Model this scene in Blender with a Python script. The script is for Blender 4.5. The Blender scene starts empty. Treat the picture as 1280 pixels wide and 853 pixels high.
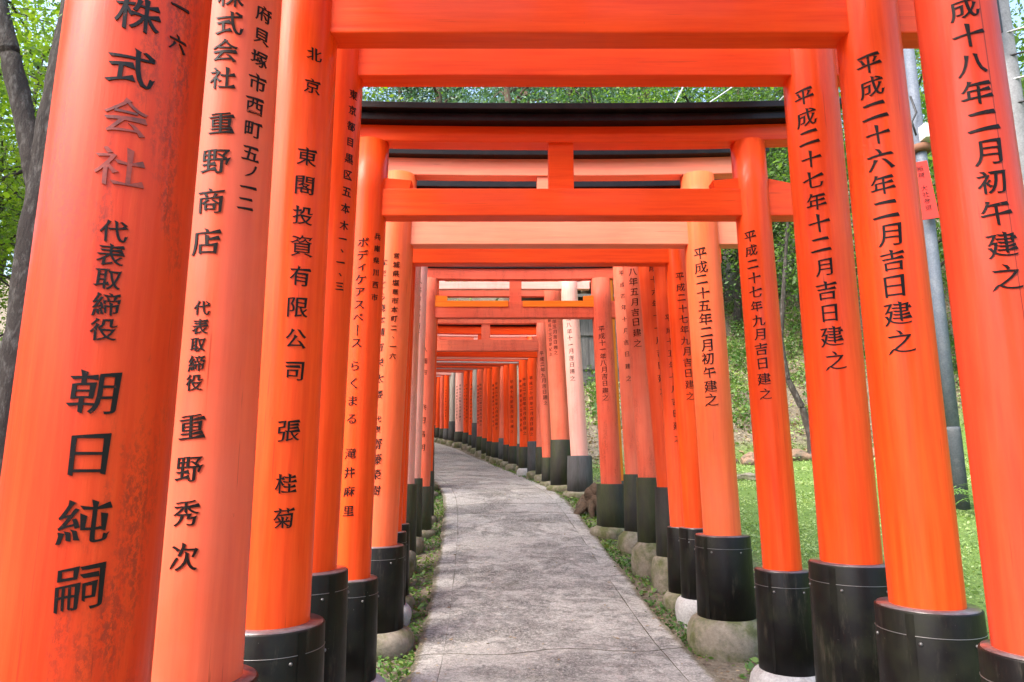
import bpy, bmesh, math, random
import numpy as np
from mathutils import Vector, Matrix, noise
from mathutils.geometry import tessellate_polygon

# ------------------------------------------------------------------ camera, sky, sun, exposure
S = bpy.context.scene
C = S.collection
R = math.radians
CAM_Z = 1.2
cd = bpy.data.cameras.new('camera'); cam = bpy.data.objects.new('camera', cd); C.objects.link(cam)
cam.location = (0, 0, CAM_Z); cam.rotation_euler = (R(90 + 10.5), 0, 0)
cd.sensor_width = 36; cd.lens = 850 / 1280 * 36; cd.clip_start = .05; cd.clip_end = 600
S.camera = cam
SUN_EL, SUN_AZ = 50, -125          # degrees; azimuth from the path direction, minus is left
w = bpy.data.worlds.new('World'); S.world = w; w.use_nodes = True
wn = w.node_tree.nodes; wl = w.node_tree.links
bg = wn['Background']; sky = wn.new('ShaderNodeTexSky'); sky.sky_type = 'NISHITA'; sky.sun_disc = False
sky.sun_elevation = R(SUN_EL); sky.sun_rotation = R(SUN_AZ)
sky.air_density = 1.0; sky.dust_density = 4.0; sky.ozone_density = 1.0; sky.altitude = 100
wl.new(sky.outputs[0], bg.inputs['Color']); bg.inputs['Strength'].default_value = .15
sd = bpy.data.lights.new('sun', 'SUN'); so = bpy.data.objects.new('sun', sd); C.objects.link(so)
sd.energy = 1.0; sd.angle = R(28); sd.color = (1, .95, .86)
dirv = Vector((math.sin(R(SUN_AZ)) * math.cos(R(SUN_EL)), math.cos(R(SUN_AZ)) * math.cos(R(SUN_EL)), math.sin(R(SUN_EL))))
so.rotation_euler = (-dirv).to_track_quat('-Z', 'Y').to_euler(); so.location = (-8, -6, 14)
S.view_settings.view_transform = 'Standard'; S.view_settings.look = 'None'
S.view_settings.exposure = 2.22; S.view_settings.gamma = 1.0; S.view_settings.use_curve_mapping = False
S.render.engine = 'CYCLES'; S.cycles.max_bounces = 10; S.cycles.diffuse_bounces = 5; S.cycles.transparent_max_bounces = 8

GATES = [
 {'name': 'Z0', 'd': 1.42, 'cx': 0.22, 'zg': 0.0, 'rot': 0, 'W': 2.171, 'nz': [2.964, 3.185], 'sz': [4.052, 4.234], 'kz': 4.271, 'R': {'r': 0.1031, 'rs': 0.1357, 'zst': 0.7003, 'zsb': 0.12, 'lean': 0.0277}, 'L': {'r': 0.1471, 'rs': 0.1855, 'zst': 0.7003, 'zsb': 0.12, 'lean': 0.0004}, 'tR': [], 'tL': [('株式', 0.508, 2.145, 0.492, 2.023, 0.0931, 0), ('会社', 0.503, 1.907, 0.504, 1.797, 0.0903, 1), ('代表取締役', 0.504, 1.661, 0.511, 1.462, 0.0496, 0), ('朝日純嗣', 0.5, 1.341, 0.557, 0.982, 0.0878, 0), ('五ノ一六', 1.051, 2.373, 1.076, 2.115, 0.0441, 0)], 'cR': 'redstain', 'cL': 'redstain', 'cB': 'red'},
 {'name': 'Z1', 'd': 1.95, 'cx': 0.287, 'zg': 0.0, 'rot': 0, 'W': 2.265, 'nz': [3.047, 3.324], 'sz': [3.98, 4.157], 'kz': 4.182, 'R': {'r': 0.1087, 'rs': 0.1402, 'zst': 0.7115, 'zsb': 0.12, 'lean': 0.0002}, 'L': {'r': 0.1181, 'rs': 0.1597, 'zst': 0.6414, 'zsb': 0.12, 'lean': -0.0091}, 'tR': [('平成十八年二月初午建之', -0.422, 2.669, -0.267, 1.726, 0.0844, 0)], 'tL': [('大阪株式会社', 0.159, 2.783, 0.052, 2.329, 0.0819, 0), ('重野商店', 0.074, 2.188, -0.077, 1.825, 0.0825, 0), ('代表取締役', -0.029, 1.631, -0.067, 1.426, 0.0482, 0), ('重野秀次', -0.063, 1.308, -0.016, 0.97, 0.0758, 0), ('府貝塚市西町五', 0.969, 2.574, 0.841, 2.107, 0.0591, 0), ('ノ一二', 0.891, 2.056, 0.803, 1.949, 0.0504, 0)], 'cR': 'redseam', 'cL': 'pink', 'cB': 'red'},
 {'name': 'A', 'd': 2.52, 'cx': 0.308, 'zg': 0.0, 'rot': 0, 'W': 2.302, 'nz': [2.919, 3.219], 'sz': [3.813, 3.976], 'kz': 4.064, 'R': {'r': 0.1188, 'rs': 0.1668, 'zst': 0.7217, 'zsb': 0.12, 'lean': 0.0013}, 'L': {'r': 0.1306, 'rs': 0.1834, 'zst': 0.6633, 'zsb': 0.12, 'lean': -0.0034}, 'tR': [('平成二十六年二月吉日建之', -0.579, 2.753, -0.471, 1.649, 0.0928, 0)], 'tL': [('北京', 0.626, 2.787, 0.605, 2.652, 0.0649, 0), ('東閣投資有限公司', 0.577, 2.359, 0.55, 1.537, 0.0848, 0), ('張', 0.492, 1.322, 0.484, 1.316, 0.0809, 0), ('桂菊', 0.484, 1.143, 0.492, 1.027, 0.0767, 0)], 'cR': 'orange', 'cL': 'orange', 'cB': 'orange'},
 {'name': 'B', 'd': 3.14, 'cx': 0.293, 'zg': 0.0, 'rot': 0, 'W': 2.418, 'nz': [3.116, 3.405], 'sz': [3.928, 4.091], 'kz': 4.181, 'R': {'r': 0.1268, 'rs': 0.176, 'zst': 0.7855, 'zsb': 0.12, 'lean': 0.001}, 'L': {'r': 0.137, 'rs': 0.1877, 'zst': 0.7516, 'zsb': 0.12, 'lean': 0.0101}, 'tR': [('平成二十七年十二月吉日建之', -0.727, 2.974, -0.4, 1.674, 0.0969, 0)], 'tL': [('東京都目黒区五本木', 1.003, 2.999, 0.907, 2.321, 0.053, 0), ('一、一、三', 0.873, 2.253, 0.854, 2.023, 0.0478, 0)], 'cR': 'orange', 'cL': 'orange', 'cB': 'orange'},
 {'name': 'C', 'd': 3.85, 'cx': 0.294, 'zg': 0.0, 'rot': 0, 'W': 2.344, 'nz': [2.654, 2.823], 'sz': [3.117, 3.22], 'kz': 3.317, 'R': {'r': 0.1007, 'rs': 0.1451, 'zst': 0.6544, 'zsb': 0.1444, 'lean': -0.0139}, 'L': {'r': 0.1094, 'rs': 0.1515, 'zst': 0.6088, 'zsb': 0.0972, 'lean': 0.0085}, 'tR': [('平成二十七年九月吉日建之', -0.652, 2.515, -0.478, 1.601, 0.0723, 0)], 'tL': [('ボディケアスペ｜ス', 0.062, 2.471, -0.025, 1.882, 0.0635, 0), ('らくまる', -0.048, 1.755, -0.071, 1.459, 0.0662, 0), ('滝井麻里', -0.062, 1.273, -0.015, 0.969, 0.0647, 0), ('兵庫県川西市', 0.836, 2.517, 0.812, 2.153, 0.0434, 0)], 'cR': 'orange', 'cL': 'orange', 'cB': 'orange'},
 {'name': 'D', 'd': 4.82, 'cx': 0.261, 'zg': 0.002, 'rot': 0, 'W': 2.358, 'nz': [2.802, 3.012], 'sz': [3.337, 3.471], 'kz': 3.612, 'R': {'r': 0.1256, 'rs': 0.1831, 'zst': 0.7402, 'zsb': 0.2117, 'lean': -0.0174}, 'L': {'r': 0.1313, 'rs': 0.1822, 'zst': 0.6716, 'zsb': 0.1358, 'lean': 0.0265}, 'tR': [('平成二十五年二月初午建之', -0.422, 2.707, -0.372, 1.656, 0.0959, 0)], 'tL': [('なまどら焼本舗', -0.457, 2.646, -0.353, 2.134, 0.0625, 0), ('有栄太楼', -0.343, 2.026, -0.238, 1.693, 0.0668, 0), ('代表', -0.196, 1.522, -0.204, 1.451, 0.0494, 0), ('齋藤榮樹', -0.177, 1.354, -0.087, 1.044, 0.0759, 0), ('宮城県塩竈市本町二、一六', 0.259, 2.691, 0.369, 1.963, 0.0482, 0)], 'cR': 'peach', 'cL': 'peach', 'cB': 'palebeam'},
 {'name': 'E', 'd': 5.4, 'cx': 0.237, 'zg': 0.065, 'rot': 0, 'W': 2.354, 'nz': [2.774, 2.924], 'sz': [3.276, 3.403], 'kz': 3.604, 'R': {'r': 0.092, 'rs': 0.1276, 'zst': 0.6758, 'zsb': 0.1616, 'lean': -0.027}, 'L': {'r': 0.0907, 'rs': 0.13, 'zst': 0.6461, 'zsb': 0.11, 'lean': 0.0181}, 'tR': [('平成二十七年九月吉日建之', -0.034, 2.648, 0.096, 1.683, 0.0732, 0)], 'tL': [], 'cR': 'orange', 'cL': 'orange', 'cB': 'orange'},
 {'name': 'F', 'd': 5.75, 'cx': 0.216, 'zg': 0.103, 'rot': 0, 'W': 2.345, 'nz': [2.857, 3.032], 'sz': [3.267, 3.386], 'kz': 3.448, 'R': {'r': 0.0921, 'rs': 0.1207, 'zst': 0.6145, 'zsb': 0.1034, 'lean': -0.0248}, 'L': {'r': 0.0872, 'rs': 0.1195, 'zst': 0.6398, 'zsb': 0.0789, 'lean': 0.0113}, 'tR': [('平成十五年十月吉日建之', -0.109, 2.343, 0.015, 1.331, 0.0704, 0)], 'tL': [], 'cR': 'red', 'cL': 'orange', 'cB': 'pink'},
 {'name': 'G', 'd': 6.24, 'cx': 0.166, 'zg': 0.162, 'rot': 0, 'W': 2.483, 'nz': [2.998, 3.172], 'sz': [3.363, 3.476], 'kz': 3.542, 'R': {'r': 0.105, 'rs': 0.1259, 'zst': 0.8621, 'zsb': 0.2621, 'lean': -0.0509}, 'L': {'r': 0.1059, 'rs': 0.1271, 'zst': 0.82, 'zsb': 0.235, 'lean': 0.02}, 'tR': [('平成十六年十一月吉日建之', 0.16, 2.99, 0.047, 1.715, 0.0775, 0)], 'tL': [], 'cR': 'red', 'cL': 'pink', 'cB': 'red', 'round_bands': 1},
 {'name': 'H', 'd': 6.72, 'cx': 0.14, 'zg': 0.225, 'rot': 0, 'W': 2.37, 'nz': [3.069, 3.248], 'sz': [3.445, 3.549], 'kz': 3.614, 'R': {'r': 0.1026, 'rs': 0.1216, 'zst': 0.8763, 'zsb': 0.2562, 'lean': -0.0402}, 'L': {'r': 0.0994, 'rs': 0.1261, 'zst': 0.8156, 'zsb': 0.2122, 'lean': 0.0064}, 'tR': [('平成十八年五月吉日建之', -0.26, 3.225, -0.296, 2.182, 0.0883, 0)], 'tL': [('株式会社丸尾高橋工務店', 0.093, 2.813, 0.091, 1.658, 0.0753, 0), ('高橋一晃', 0.112, 1.464, 0.106, 1.172, 0.0696, 0)], 'cR': 'dusty', 'cL': 'pale', 'cB': 'red'},
 {'name': 'I', 'd': 7.5, 'cx': 0.122, 'zg': 0.328, 'rot': 0, 'W': 2.406, 'nz': [3.21, 3.401], 'sz': [3.582, 3.688], 'kz': 3.756, 'R': {'r': 0.098, 'rs': 0.1193, 'zst': 0.796, 'zsb': 0.185, 'lean': -0.0329}, 'L': {'r': 0.0941, 'rs': 0.1155, 'zst': 0.7535, 'zsb': 0.152, 'lean': 0.0095}, 'tR': [('平成四年十月吉日建之', -0.157, 3.02, -0.109, 1.83, 0.0667, 0)], 'tL': [('八尾市恩智南町', 0.167, 2.928, 0.09, 2.313, 0.0671, 0)], 'cR': 'dusty', 'cL': 'pale', 'cB': 'dusty'},
 {'name': 'J', 'd': 8.2, 'cx': 0.043, 'zg': 0.42, 'rot': 0, 'W': 2.256, 'nz': [2.582, 2.793], 'sz': [3.068, 3.202], 'kz': 3.336, 'R': {'r': 0.1215, 'rs': 0.1729, 'zst': 0.5854, 'zsb': 0.0917, 'lean': -0.0284}, 'L': {'r': 0.1169, 'rs': 0.1403, 'zst': 0.5576, 'zsb': 0.06, 'lean': 0.0181}, 'tR': [('平成十一年八月吉日建之', -0.31, 2.422, -0.234, 1.595, 0.0817, 0)], 'tL': [('八浦市', -0.005, 2.175, 0.054, 1.893, 0.077, 0), ('浜田昌明', 0.079, 1.481, 0.131, 1.002, 0.085, 0)], 'cR': 'dustyred', 'cL': 'dusty', 'cB': 'dustyred', 'wedge': 'amber'},
 {'name': 'K', 'd': 8.85, 'cx': 0.111, 'zg': 0.526, 'rot': 0, 'W': 2.431, 'nz': [3.257, 3.458], 'sz': [3.671, 3.818], 'kz': 3.909, 'R': {'r': 0.1008, 'rs': 0.121, 'zst': 0.5035, 'zsb': 0.06, 'lean': -0.0279}, 'L': {'r': 0.0913, 'rs': 0.1116, 'zst': 0.6237, 'zsb': 0.0678, 'lean': 0.0144}, 'tR': [], 'tL': [], 'cR': 'amber', 'cL': 'orange', 'cB': 'red'},
 {'name': 'M', 'd': 10.4, 'cx': -0.16, 'zg': 0.78, 'rot': 0, 'W': 2.358, 'nz': [3.17, 3.287], 'sz': [3.482, 3.64], 'kz': 3.727, 'R': {'r': 0.1321, 'rs': 0.1861, 'zst': 0.5866, 'zsb': 0.0678, 'lean': -0.0459}, 'L': {'r': 0.1196, 'rs': 0.1555, 'zst': 0.5628, 'zsb': 0.06, 'lean': 0.0091}, 'tR': [('平成八年十一月吉日建之', -0.399, 2.785, -0.32, 1.749, 0.0859, 0)], 'tL': [], 'cR': 'palepink', 'cL': 'pale', 'cB': 'palepink', 'noext': 1},
 {'name': 'N', 'd': 11.0, 'cx': -0.307, 'zg': 0.836, 'rot': 0, 'W': 2.178, 'nz': [3.146, 3.27], 'sz': [3.503, 3.641], 'kz': 3.741, 'R': {'r': 0.1502, 'rs': 0.1662, 'zst': 0.7927, 'zsb': 0.0778, 'lean': -0.0442}, 'L': {'r': 0.127, 'rs': 0.1525, 'zst': 0.7546, 'zsb': 0.115, 'lean': 0.008}, 'tR': [('平成十年三月吉日建之', -0.031, 2.955, -0.1, 2.184, 0.0729, 0), ('平成御鎮座千三百年記念', -0.581, 2.961, -0.664, 2.163, 0.0651, 0)], 'tL': [], 'cR': 'dusty', 'cL': 'dusty', 'cB': 'dustyred', 'noext': 1},
 {'name': 'O', 'd': 11.65, 'cx': -0.459, 'zg': 0.897, 'rot': 0, 'W': 2.107, 'nz': [2.281, 2.479], 'sz': [2.762, 2.947], 'kz': 3.074, 'R': {'r': 0.0843, 'rs': 0.0944, 'zst': 0.4627, 'zsb': 0.06, 'lean': -0.0407}, 'L': {'r': 0.087, 'rs': 0.1071, 'zst': 0.4361, 'zsb': 0.06, 'lean': 0.0069}, 'tR': [('平成二年九月吉日建之', -0.214, 2.229, 0.17, 1.374, 0.0822, 0)], 'tL': [], 'cR': 'dusty', 'cL': 'dusty', 'cB': 'dusty', 'noext': 1},
 {'name': 'F0', 'd': 12.141, 'cx': -0.548, 'zg': 0.946, 'rot': 0.056, 'W': 2.12, 'nz': [2.204, 2.364], 'sz': [2.624, 2.764], 'kz': 2.864, 'R': {'r': 0.078, 'rs': 0.0936, 'zst': 0.603, 'zsb': 0.12, 'lean': 0.008}, 'L': {'r': 0.078, 'rs': 0.0936, 'zst': 0.603, 'zsb': 0.12, 'lean': 0.008}, 'tR': [], 'tL': [], 'cR': 'dusty', 'cL': 'dusty', 'cB': 'orange', 'noext': 1},
 {'name': 'F1', 'd': 12.73, 'cx': -0.655, 'zg': 0.994, 'rot': 0.066, 'W': 2.12, 'nz': [2.222, 2.382], 'sz': [2.642, 2.782], 'kz': 2.882, 'R': {'r': 0.0969, 'rs': 0.1163, 'zst': 0.676, 'zsb': 0.12, 'lean': -0.012}, 'L': {'r': 0.0969, 'rs': 0.1163, 'zst': 0.647, 'zsb': 0.12, 'lean': -0.012}, 'tR': [('平成二十四年二月吉日建之', -0.45000000000000007, 1.85, -0.45, 0.8050000000000002, 0.072, 0)], 'tL': [], 'cR': 'brightred', 'cL': 'orange', 'cB': 'palepink', 'noext': 1},
 {'name': 'F2', 'd': 13.319, 'cx': -0.808, 'zg': 1.042, 'rot': 0.077, 'W': 2.12, 'nz': [2.22, 2.38], 'sz': [2.64, 2.78], 'kz': 2.88, 'R': {'r': 0.1013, 'rs': 0.1215, 'zst': 0.542, 'zsb': 0.12, 'lean': -0.012}, 'L': {'r': 0.1013, 'rs': 0.1215, 'zst': 0.525, 'zsb': 0.12, 'lean': -0.012}, 'tR': [('平成二十五年三月吉日建之', -0.05, 1.85, -0.05, 0.8050000000000002, 0.072, 0), ('奉納御鎮座千三百年記念', -0.85, 1.82, -0.85, 0.8700000000000001, 0.0648, 0)], 'tL': [], 'cR': 'orange', 'cL': 'dusty', 'cB': 'pink', 'noext': 1},
 {'name': 'F3', 'd': 13.859, 'cx': -0.902, 'zg': 1.086, 'rot': 0.086, 'W': 2.12, 'nz': [2.228, 2.388], 'sz': [2.648, 2.788], 'kz': 2.888, 'R': {'r': 0.0487, 'rs': 0.0585, 'zst': 0.578, 'zsb': 0.12, 'lean': 0.008}, 'L': {'r': 0.0487, 'rs': 0.0585, 'zst': 0.597, 'zsb': 0.12, 'lean': 0.008}, 'tR': [], 'tL': [], 'cR': 'grey', 'cL': 'orange', 'cB': 'lavender', 'noext': 1},
 {'name': 'F4', 'd': 14.398, 'cx': -1.021, 'zg': 1.13, 'rot': 0.096, 'W': 2.12, 'nz': [2.233, 2.393], 'sz': [2.653, 2.793], 'kz': 2.893, 'R': {'r': 0.0928, 'rs': 0.1113, 'zst': 0.502, 'zsb': 0.12, 'lean': -0.012}, 'L': {'r': 0.0928, 'rs': 0.1113, 'zst': 0.529, 'zsb': 0.12, 'lean': -0.012}, 'tR': [('平成十九年五月吉日建之', -0.45000000000000007, 1.85, -0.45, 0.8050000000000002, 0.072, 0)], 'tL': [], 'cR': 'orange', 'cL': 'dusty', 'cB': 'red', 'noext': 1},
 {'name': 'F5', 'd': 14.987, 'cx': -1.159, 'zg': 1.188, 'rot': 0.106, 'W': 2.12, 'nz': [2.246, 2.406], 'sz': [2.666, 2.806], 'kz': 2.906, 'R': {'r': 0.0791, 'rs': 0.0949, 'zst': 0.496, 'zsb': 0.12, 'lean': -0.012}, 'L': {'r': 0.0791, 'rs': 0.0949, 'zst': 0.492, 'zsb': 0.12, 'lean': -0.012}, 'tR': [], 'tL': [], 'cR': 'orange', 'cL': 'orange', 'cB': 'orange', 'noext': 1},
 {'name': 'F6', 'd': 15.576, 'cx': -1.272, 'zg': 1.246, 'rot': 0.117, 'W': 2.12, 'nz': [2.259, 2.419], 'sz': [2.679, 2.819], 'kz': 2.919, 'R': {'r': 0.0732, 'rs': 0.0878, 'zst': 0.602, 'zsb': 0.12, 'lean': 0.008}, 'L': {'r': 0.0732, 'rs': 0.0878, 'zst': 0.573, 'zsb': 0.12, 'lean': 0.008}, 'tR': [], 'tL': [], 'cR': 'dusty', 'cL': 'dusty', 'cB': 'dustyred', 'noext': 1},
 {'name': 'F7', 'd': 16.165, 'cx': -1.422, 'zg': 1.304, 'rot': 0.127, 'W': 2.12, 'nz': [2.25, 2.41], 'sz': [2.67, 2.81], 'kz': 2.91, 'R': {'r': 0.1044, 'rs': 0.1253, 'zst': 0.475, 'zsb': 0.12, 'lean': -0.012}, 'L': {'r': 0.1044, 'rs': 0.1253, 'zst': 0.462, 'zsb': 0.12, 'lean': -0.012}, 'tR': [('平成二十七年八月吉日建之', -0.05, 1.85, -0.05, 0.8050000000000002, 0.072, 0), ('奉納御鎮座千三百年記念', -0.85, 1.82, -0.85, 0.8700000000000001, 0.0648, 0)], 'tL': [], 'cR': 'orange', 'cL': 'orange', 'cB': 'orange', 'noext': 1},
 {'name': 'F8', 'd': 16.754, 'cx': -1.601, 'zg': 1.362, 'rot': 0.138, 'W': 2.12, 'nz': [2.279, 2.439], 'sz': [2.699, 2.839], 'kz': 2.939, 'R': {'r': 0.0689, 'rs': 0.0827, 'zst': 0.458, 'zsb': 0.12, 'lean': -0.012}, 'L': {'r': 0.0689, 'rs': 0.0827, 'zst': 0.48, 'zsb': 0.12, 'lean': -0.012}, 'tR': [], 'tL': [], 'cR': 'orange', 'cL': 'dusty', 'cB': 'palepink', 'noext': 1},
 {'name': 'F9', 'd': 17.343, 'cx': -1.742, 'zg': 1.42, 'rot': 0.148, 'W': 2.12, 'nz': [2.287, 2.447], 'sz': [2.707, 2.847], 'kz': 2.947, 'R': {'r': 0.0714, 'rs': 0.0857, 'zst': 0.503, 'zsb': 0.12, 'lean': 0.008}, 'L': {'r': 0.0714, 'rs': 0.0857, 'zst': 0.528, 'zsb': 0.12, 'lean': 0.008}, 'tR': [], 'tL': [], 'cR': 'red', 'cL': 'orange', 'cB': 'pink', 'noext': 1},
 {'name': 'F10', 'd': 17.932, 'cx': -1.88, 'zg': 1.492, 'rot': 0.159, 'W': 2.12, 'nz': [2.28, 2.44], 'sz': [2.7, 2.84], 'kz': 2.94, 'R': {'r': 0.095, 'rs': 0.114, 'zst': 0.497, 'zsb': 0.12, 'lean': -0.012}, 'L': {'r': 0.095, 'rs': 0.114, 'zst': 0.49, 'zsb': 0.12, 'lean': -0.012}, 'tR': [('平成二十二年二月吉日建之', -0.05, 1.85, -0.05, 0.8050000000000002, 0.072, 0), ('奉納御鎮座千三百年記念', -0.85, 1.82, -0.85, 0.8700000000000001, 0.0648, 0)], 'tL': [], 'cR': 'pink', 'cL': 'dusty', 'cB': 'lavender', 'noext': 1},
 {'name': 'F11', 'd': 18.62, 'cx': -2.057, 'zg': 1.576, 'rot': 0.171, 'W': 2.12, 'nz': [2.273, 2.433], 'sz': [2.693, 2.833], 'kz': 2.933, 'R': {'r': 0.077, 'rs': 0.0924, 'zst': 0.815, 'zsb': 0.12, 'lean': -0.012}, 'L': {'r': 0.077, 'rs': 0.0924, 'zst': 0.785, 'zsb': 0.12, 'lean': -0.012}, 'tR': [], 'tL': [], 'cR': 'grey', 'cL': 'orange', 'cB': 'red', 'noext': 1},
 {'name': 'F12', 'd': 19.209, 'cx': -2.197, 'zg': 1.648, 'rot': 0.182, 'W': 2.12, 'nz': [2.262, 2.422], 'sz': [2.682, 2.822], 'kz': 2.922, 'R': {'r': 0.0792, 'rs': 0.0951, 'zst': 0.443, 'zsb': 0.12, 'lean': 0.008}, 'L': {'r': 0.0792, 'rs': 0.0951, 'zst': 0.434, 'zsb': 0.12, 'lean': 0.008}, 'tR': [('平成二十年九月吉日建之', -0.45000000000000007, 1.85, -0.45, 0.8050000000000002, 0.05, 0)], 'tL': [], 'cR': 'orange', 'cL': 'dusty', 'cB': 'orange', 'noext': 1},
 {'name': 'F13', 'd': 19.798, 'cx': -2.371, 'zg': 1.72, 'rot': 0.192, 'W': 2.12, 'nz': [2.227, 2.387], 'sz': [2.647, 2.787], 'kz': 2.887, 'R': {'r': 0.0934, 'rs': 0.1121, 'zst': 0.468, 'zsb': 0.12, 'lean': -0.012}, 'L': {'r': 0.0934, 'rs': 0.1121, 'zst': 0.493, 'zsb': 0.12, 'lean': -0.012}, 'tR': [('平成十三年三月吉日建之', -0.05, 1.85, -0.05, 0.8050000000000002, 0.05, 0), ('奉納御鎮座千三百年記念', -0.85, 1.82, -0.85, 0.8700000000000001, 0.045000000000000005, 0)], 'tL': [], 'cR': 'orange', 'cL': 'orange', 'cB': 'dustyred', 'noext': 1},
 {'name': 'F14', 'd': 20.681, 'cx': -2.636, 'zg': 1.803, 'rot': 0.208, 'W': 2.12, 'nz': [2.318, 2.478], 'sz': [2.738, 2.878], 'kz': 2.978, 'R': {'r': 0.1342, 'rs': 0.1611, 'zst': 0.454, 'zsb': 0.12, 'lean': -0.012}, 'L': {'r': 0.1342, 'rs': 0.1611, 'zst': 0.477, 'zsb': 0.12, 'lean': -0.012}, 'tR': [('平成二十七年八月吉日建之', -0.05, 1.85, -0.05, 0.8050000000000002, 0.072, 0), ('奉納御鎮座千三百年記念', -0.85, 1.82, -0.85, 0.8700000000000001, 0.0648, 0)], 'tL': [], 'cR': 'palepink', 'cL': 'dusty', 'cB': 'orange', 'noext': 1},
 {'name': 'F15', 'd': 21.565, 'cx': -2.948, 'zg': 1.886, 'rot': 0.223, 'W': 2.12, 'nz': [2.231, 2.391], 'sz': [2.651, 2.791], 'kz': 2.891, 'R': {'r': 0.0893, 'rs': 0.1072, 'zst': 0.746, 'zsb': 0.12, 'lean': 0.008}, 'L': {'r': 0.0893, 'rs': 0.1072, 'zst': 0.734, 'zsb': 0.12, 'lean': 0.008}, 'tR': [], 'tL': [], 'cR': 'grey', 'cL': 'orange', 'cB': 'palepink', 'noext': 1},
 {'name': 'F16', 'd': 22.351, 'cx': -3.196, 'zg': 1.959, 'rot': 0.237, 'W': 2.12, 'nz': [2.238, 2.398], 'sz': [2.658, 2.798], 'kz': 2.898, 'R': {'r': 0.0924, 'rs': 0.1109, 'zst': 0.488, 'zsb': 0.12, 'lean': -0.012}, 'L': {'r': 0.0924, 'rs': 0.1109, 'zst': 0.458, 'zsb': 0.12, 'lean': -0.012}, 'tR': [('平成二十五年三月吉日建之', -0.45000000000000007, 1.85, -0.45, 0.8050000000000002, 0.05, 0)], 'tL': [], 'cR': 'orange', 'cL': 'dusty', 'cB': 'pink', 'noext': 1},
 {'name': 'F17', 'd': 23.038, 'cx': -3.41, 'zg': 2.024, 'rot': 0.25, 'W': 2.12, 'nz': [2.239, 2.399], 'sz': [2.659, 2.799], 'kz': 2.899, 'R': {'r': 0.0817, 'rs': 0.098, 'zst': 0.463, 'zsb': 0.12, 'lean': -0.012}, 'L': {'r': 0.0817, 'rs': 0.098, 'zst': 0.457, 'zsb': 0.12, 'lean': -0.012}, 'tR': [], 'tL': [], 'cR': 'dustyred', 'cL': 'orange', 'cB': 'lavender', 'noext': 1},
 {'name': 'F18', 'd': 23.726, 'cx': -3.633, 'zg': 2.088, 'rot': 0.262, 'W': 2.12, 'nz': [2.238, 2.398], 'sz': [2.658, 2.798], 'kz': 2.898, 'R': {'r': 0.0771, 'rs': 0.0926, 'zst': 0.465, 'zsb': 0.12, 'lean': 0.008}, 'L': {'r': 0.0771, 'rs': 0.0926, 'zst': 0.491, 'zsb': 0.12, 'lean': 0.008}, 'tR': [], 'tL': [], 'cR': 'orange', 'cL': 'dusty', 'cB': 'red', 'noext': 1},
 {'name': 'F19', 'd': 24.511, 'cx': -3.877, 'zg': 2.162, 'rot': 0.276, 'W': 2.12, 'nz': [2.239, 2.399], 'sz': [2.659, 2.799], 'kz': 2.899, 'R': {'r': 0.116, 'rs': 0.1392, 'zst': 0.523, 'zsb': 0.12, 'lean': -0.012}, 'L': {'r': 0.116, 'rs': 0.1392, 'zst': 0.543, 'zsb': 0.12, 'lean': -0.012}, 'tR': [], 'tL': [], 'cR': 'red', 'cL': 'orange', 'cB': 'orange', 'noext': 1},
 {'name': 'H0', 'd': 25.166, 'cx': -4.176, 'zg': 2.187, 'rot': 0.428, 'W': 2.12, 'nz': [1.95, 2.1], 'sz': [2.4, 2.55], 'kz': 2.65, 'R': {'r': 0.1, 'rs': 0.13, 'zst': 0.6, 'zsb': 0.1, 'lean': 0}, 'L': {'r': 0.1, 'rs': 0.13, 'zst': 0.6, 'zsb': 0.1, 'lean': 0}, 'tR': [], 'tL': [], 'cR': 'orange', 'cL': 'orange', 'cB': 'orange', 'noext': 1},
 {'name': 'H1', 'd': 25.796, 'cx': -4.525, 'zg': 2.213, 'rot': 0.506, 'W': 2.12, 'nz': [1.95, 2.1], 'sz': [2.4, 2.55], 'kz': 2.65, 'R': {'r': 0.12000000000000001, 'rs': 0.15, 'zst': 0.6, 'zsb': 0.1, 'lean': 0}, 'L': {'r': 0.12000000000000001, 'rs': 0.15, 'zst': 0.6, 'zsb': 0.1, 'lean': 0}, 'tR': [], 'tL': [], 'cR': 'red', 'cL': 'orange', 'cB': 'red', 'noext': 1},
 {'name': 'H2', 'd': 26.396, 'cx': -4.922, 'zg': 2.238, 'rot': 0.585, 'W': 2.12, 'nz': [1.95, 2.1], 'sz': [2.4, 2.55], 'kz': 2.65, 'R': {'r': 0.14, 'rs': 0.17, 'zst': 0.6, 'zsb': 0.1, 'lean': 0}, 'L': {'r': 0.14, 'rs': 0.17, 'zst': 0.6, 'zsb': 0.1, 'lean': 0}, 'tR': [], 'tL': [], 'cR': 'dusty', 'cL': 'orange', 'cB': 'orange', 'noext': 1},
 {'name': 'H3', 'd': 26.964, 'cx': -5.365, 'zg': 2.261, 'rot': 0.663, 'W': 2.12, 'nz': [1.95, 2.1], 'sz': [2.4, 2.55], 'kz': 2.65, 'R': {'r': 0.1, 'rs': 0.13, 'zst': 0.6, 'zsb': 0.1, 'lean': 0}, 'L': {'r': 0.1, 'rs': 0.13, 'zst': 0.6, 'zsb': 0.1, 'lean': 0}, 'tR': [], 'tL': [], 'cR': 'orange', 'cL': 'orange', 'cB': 'red', 'noext': 1},
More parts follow.
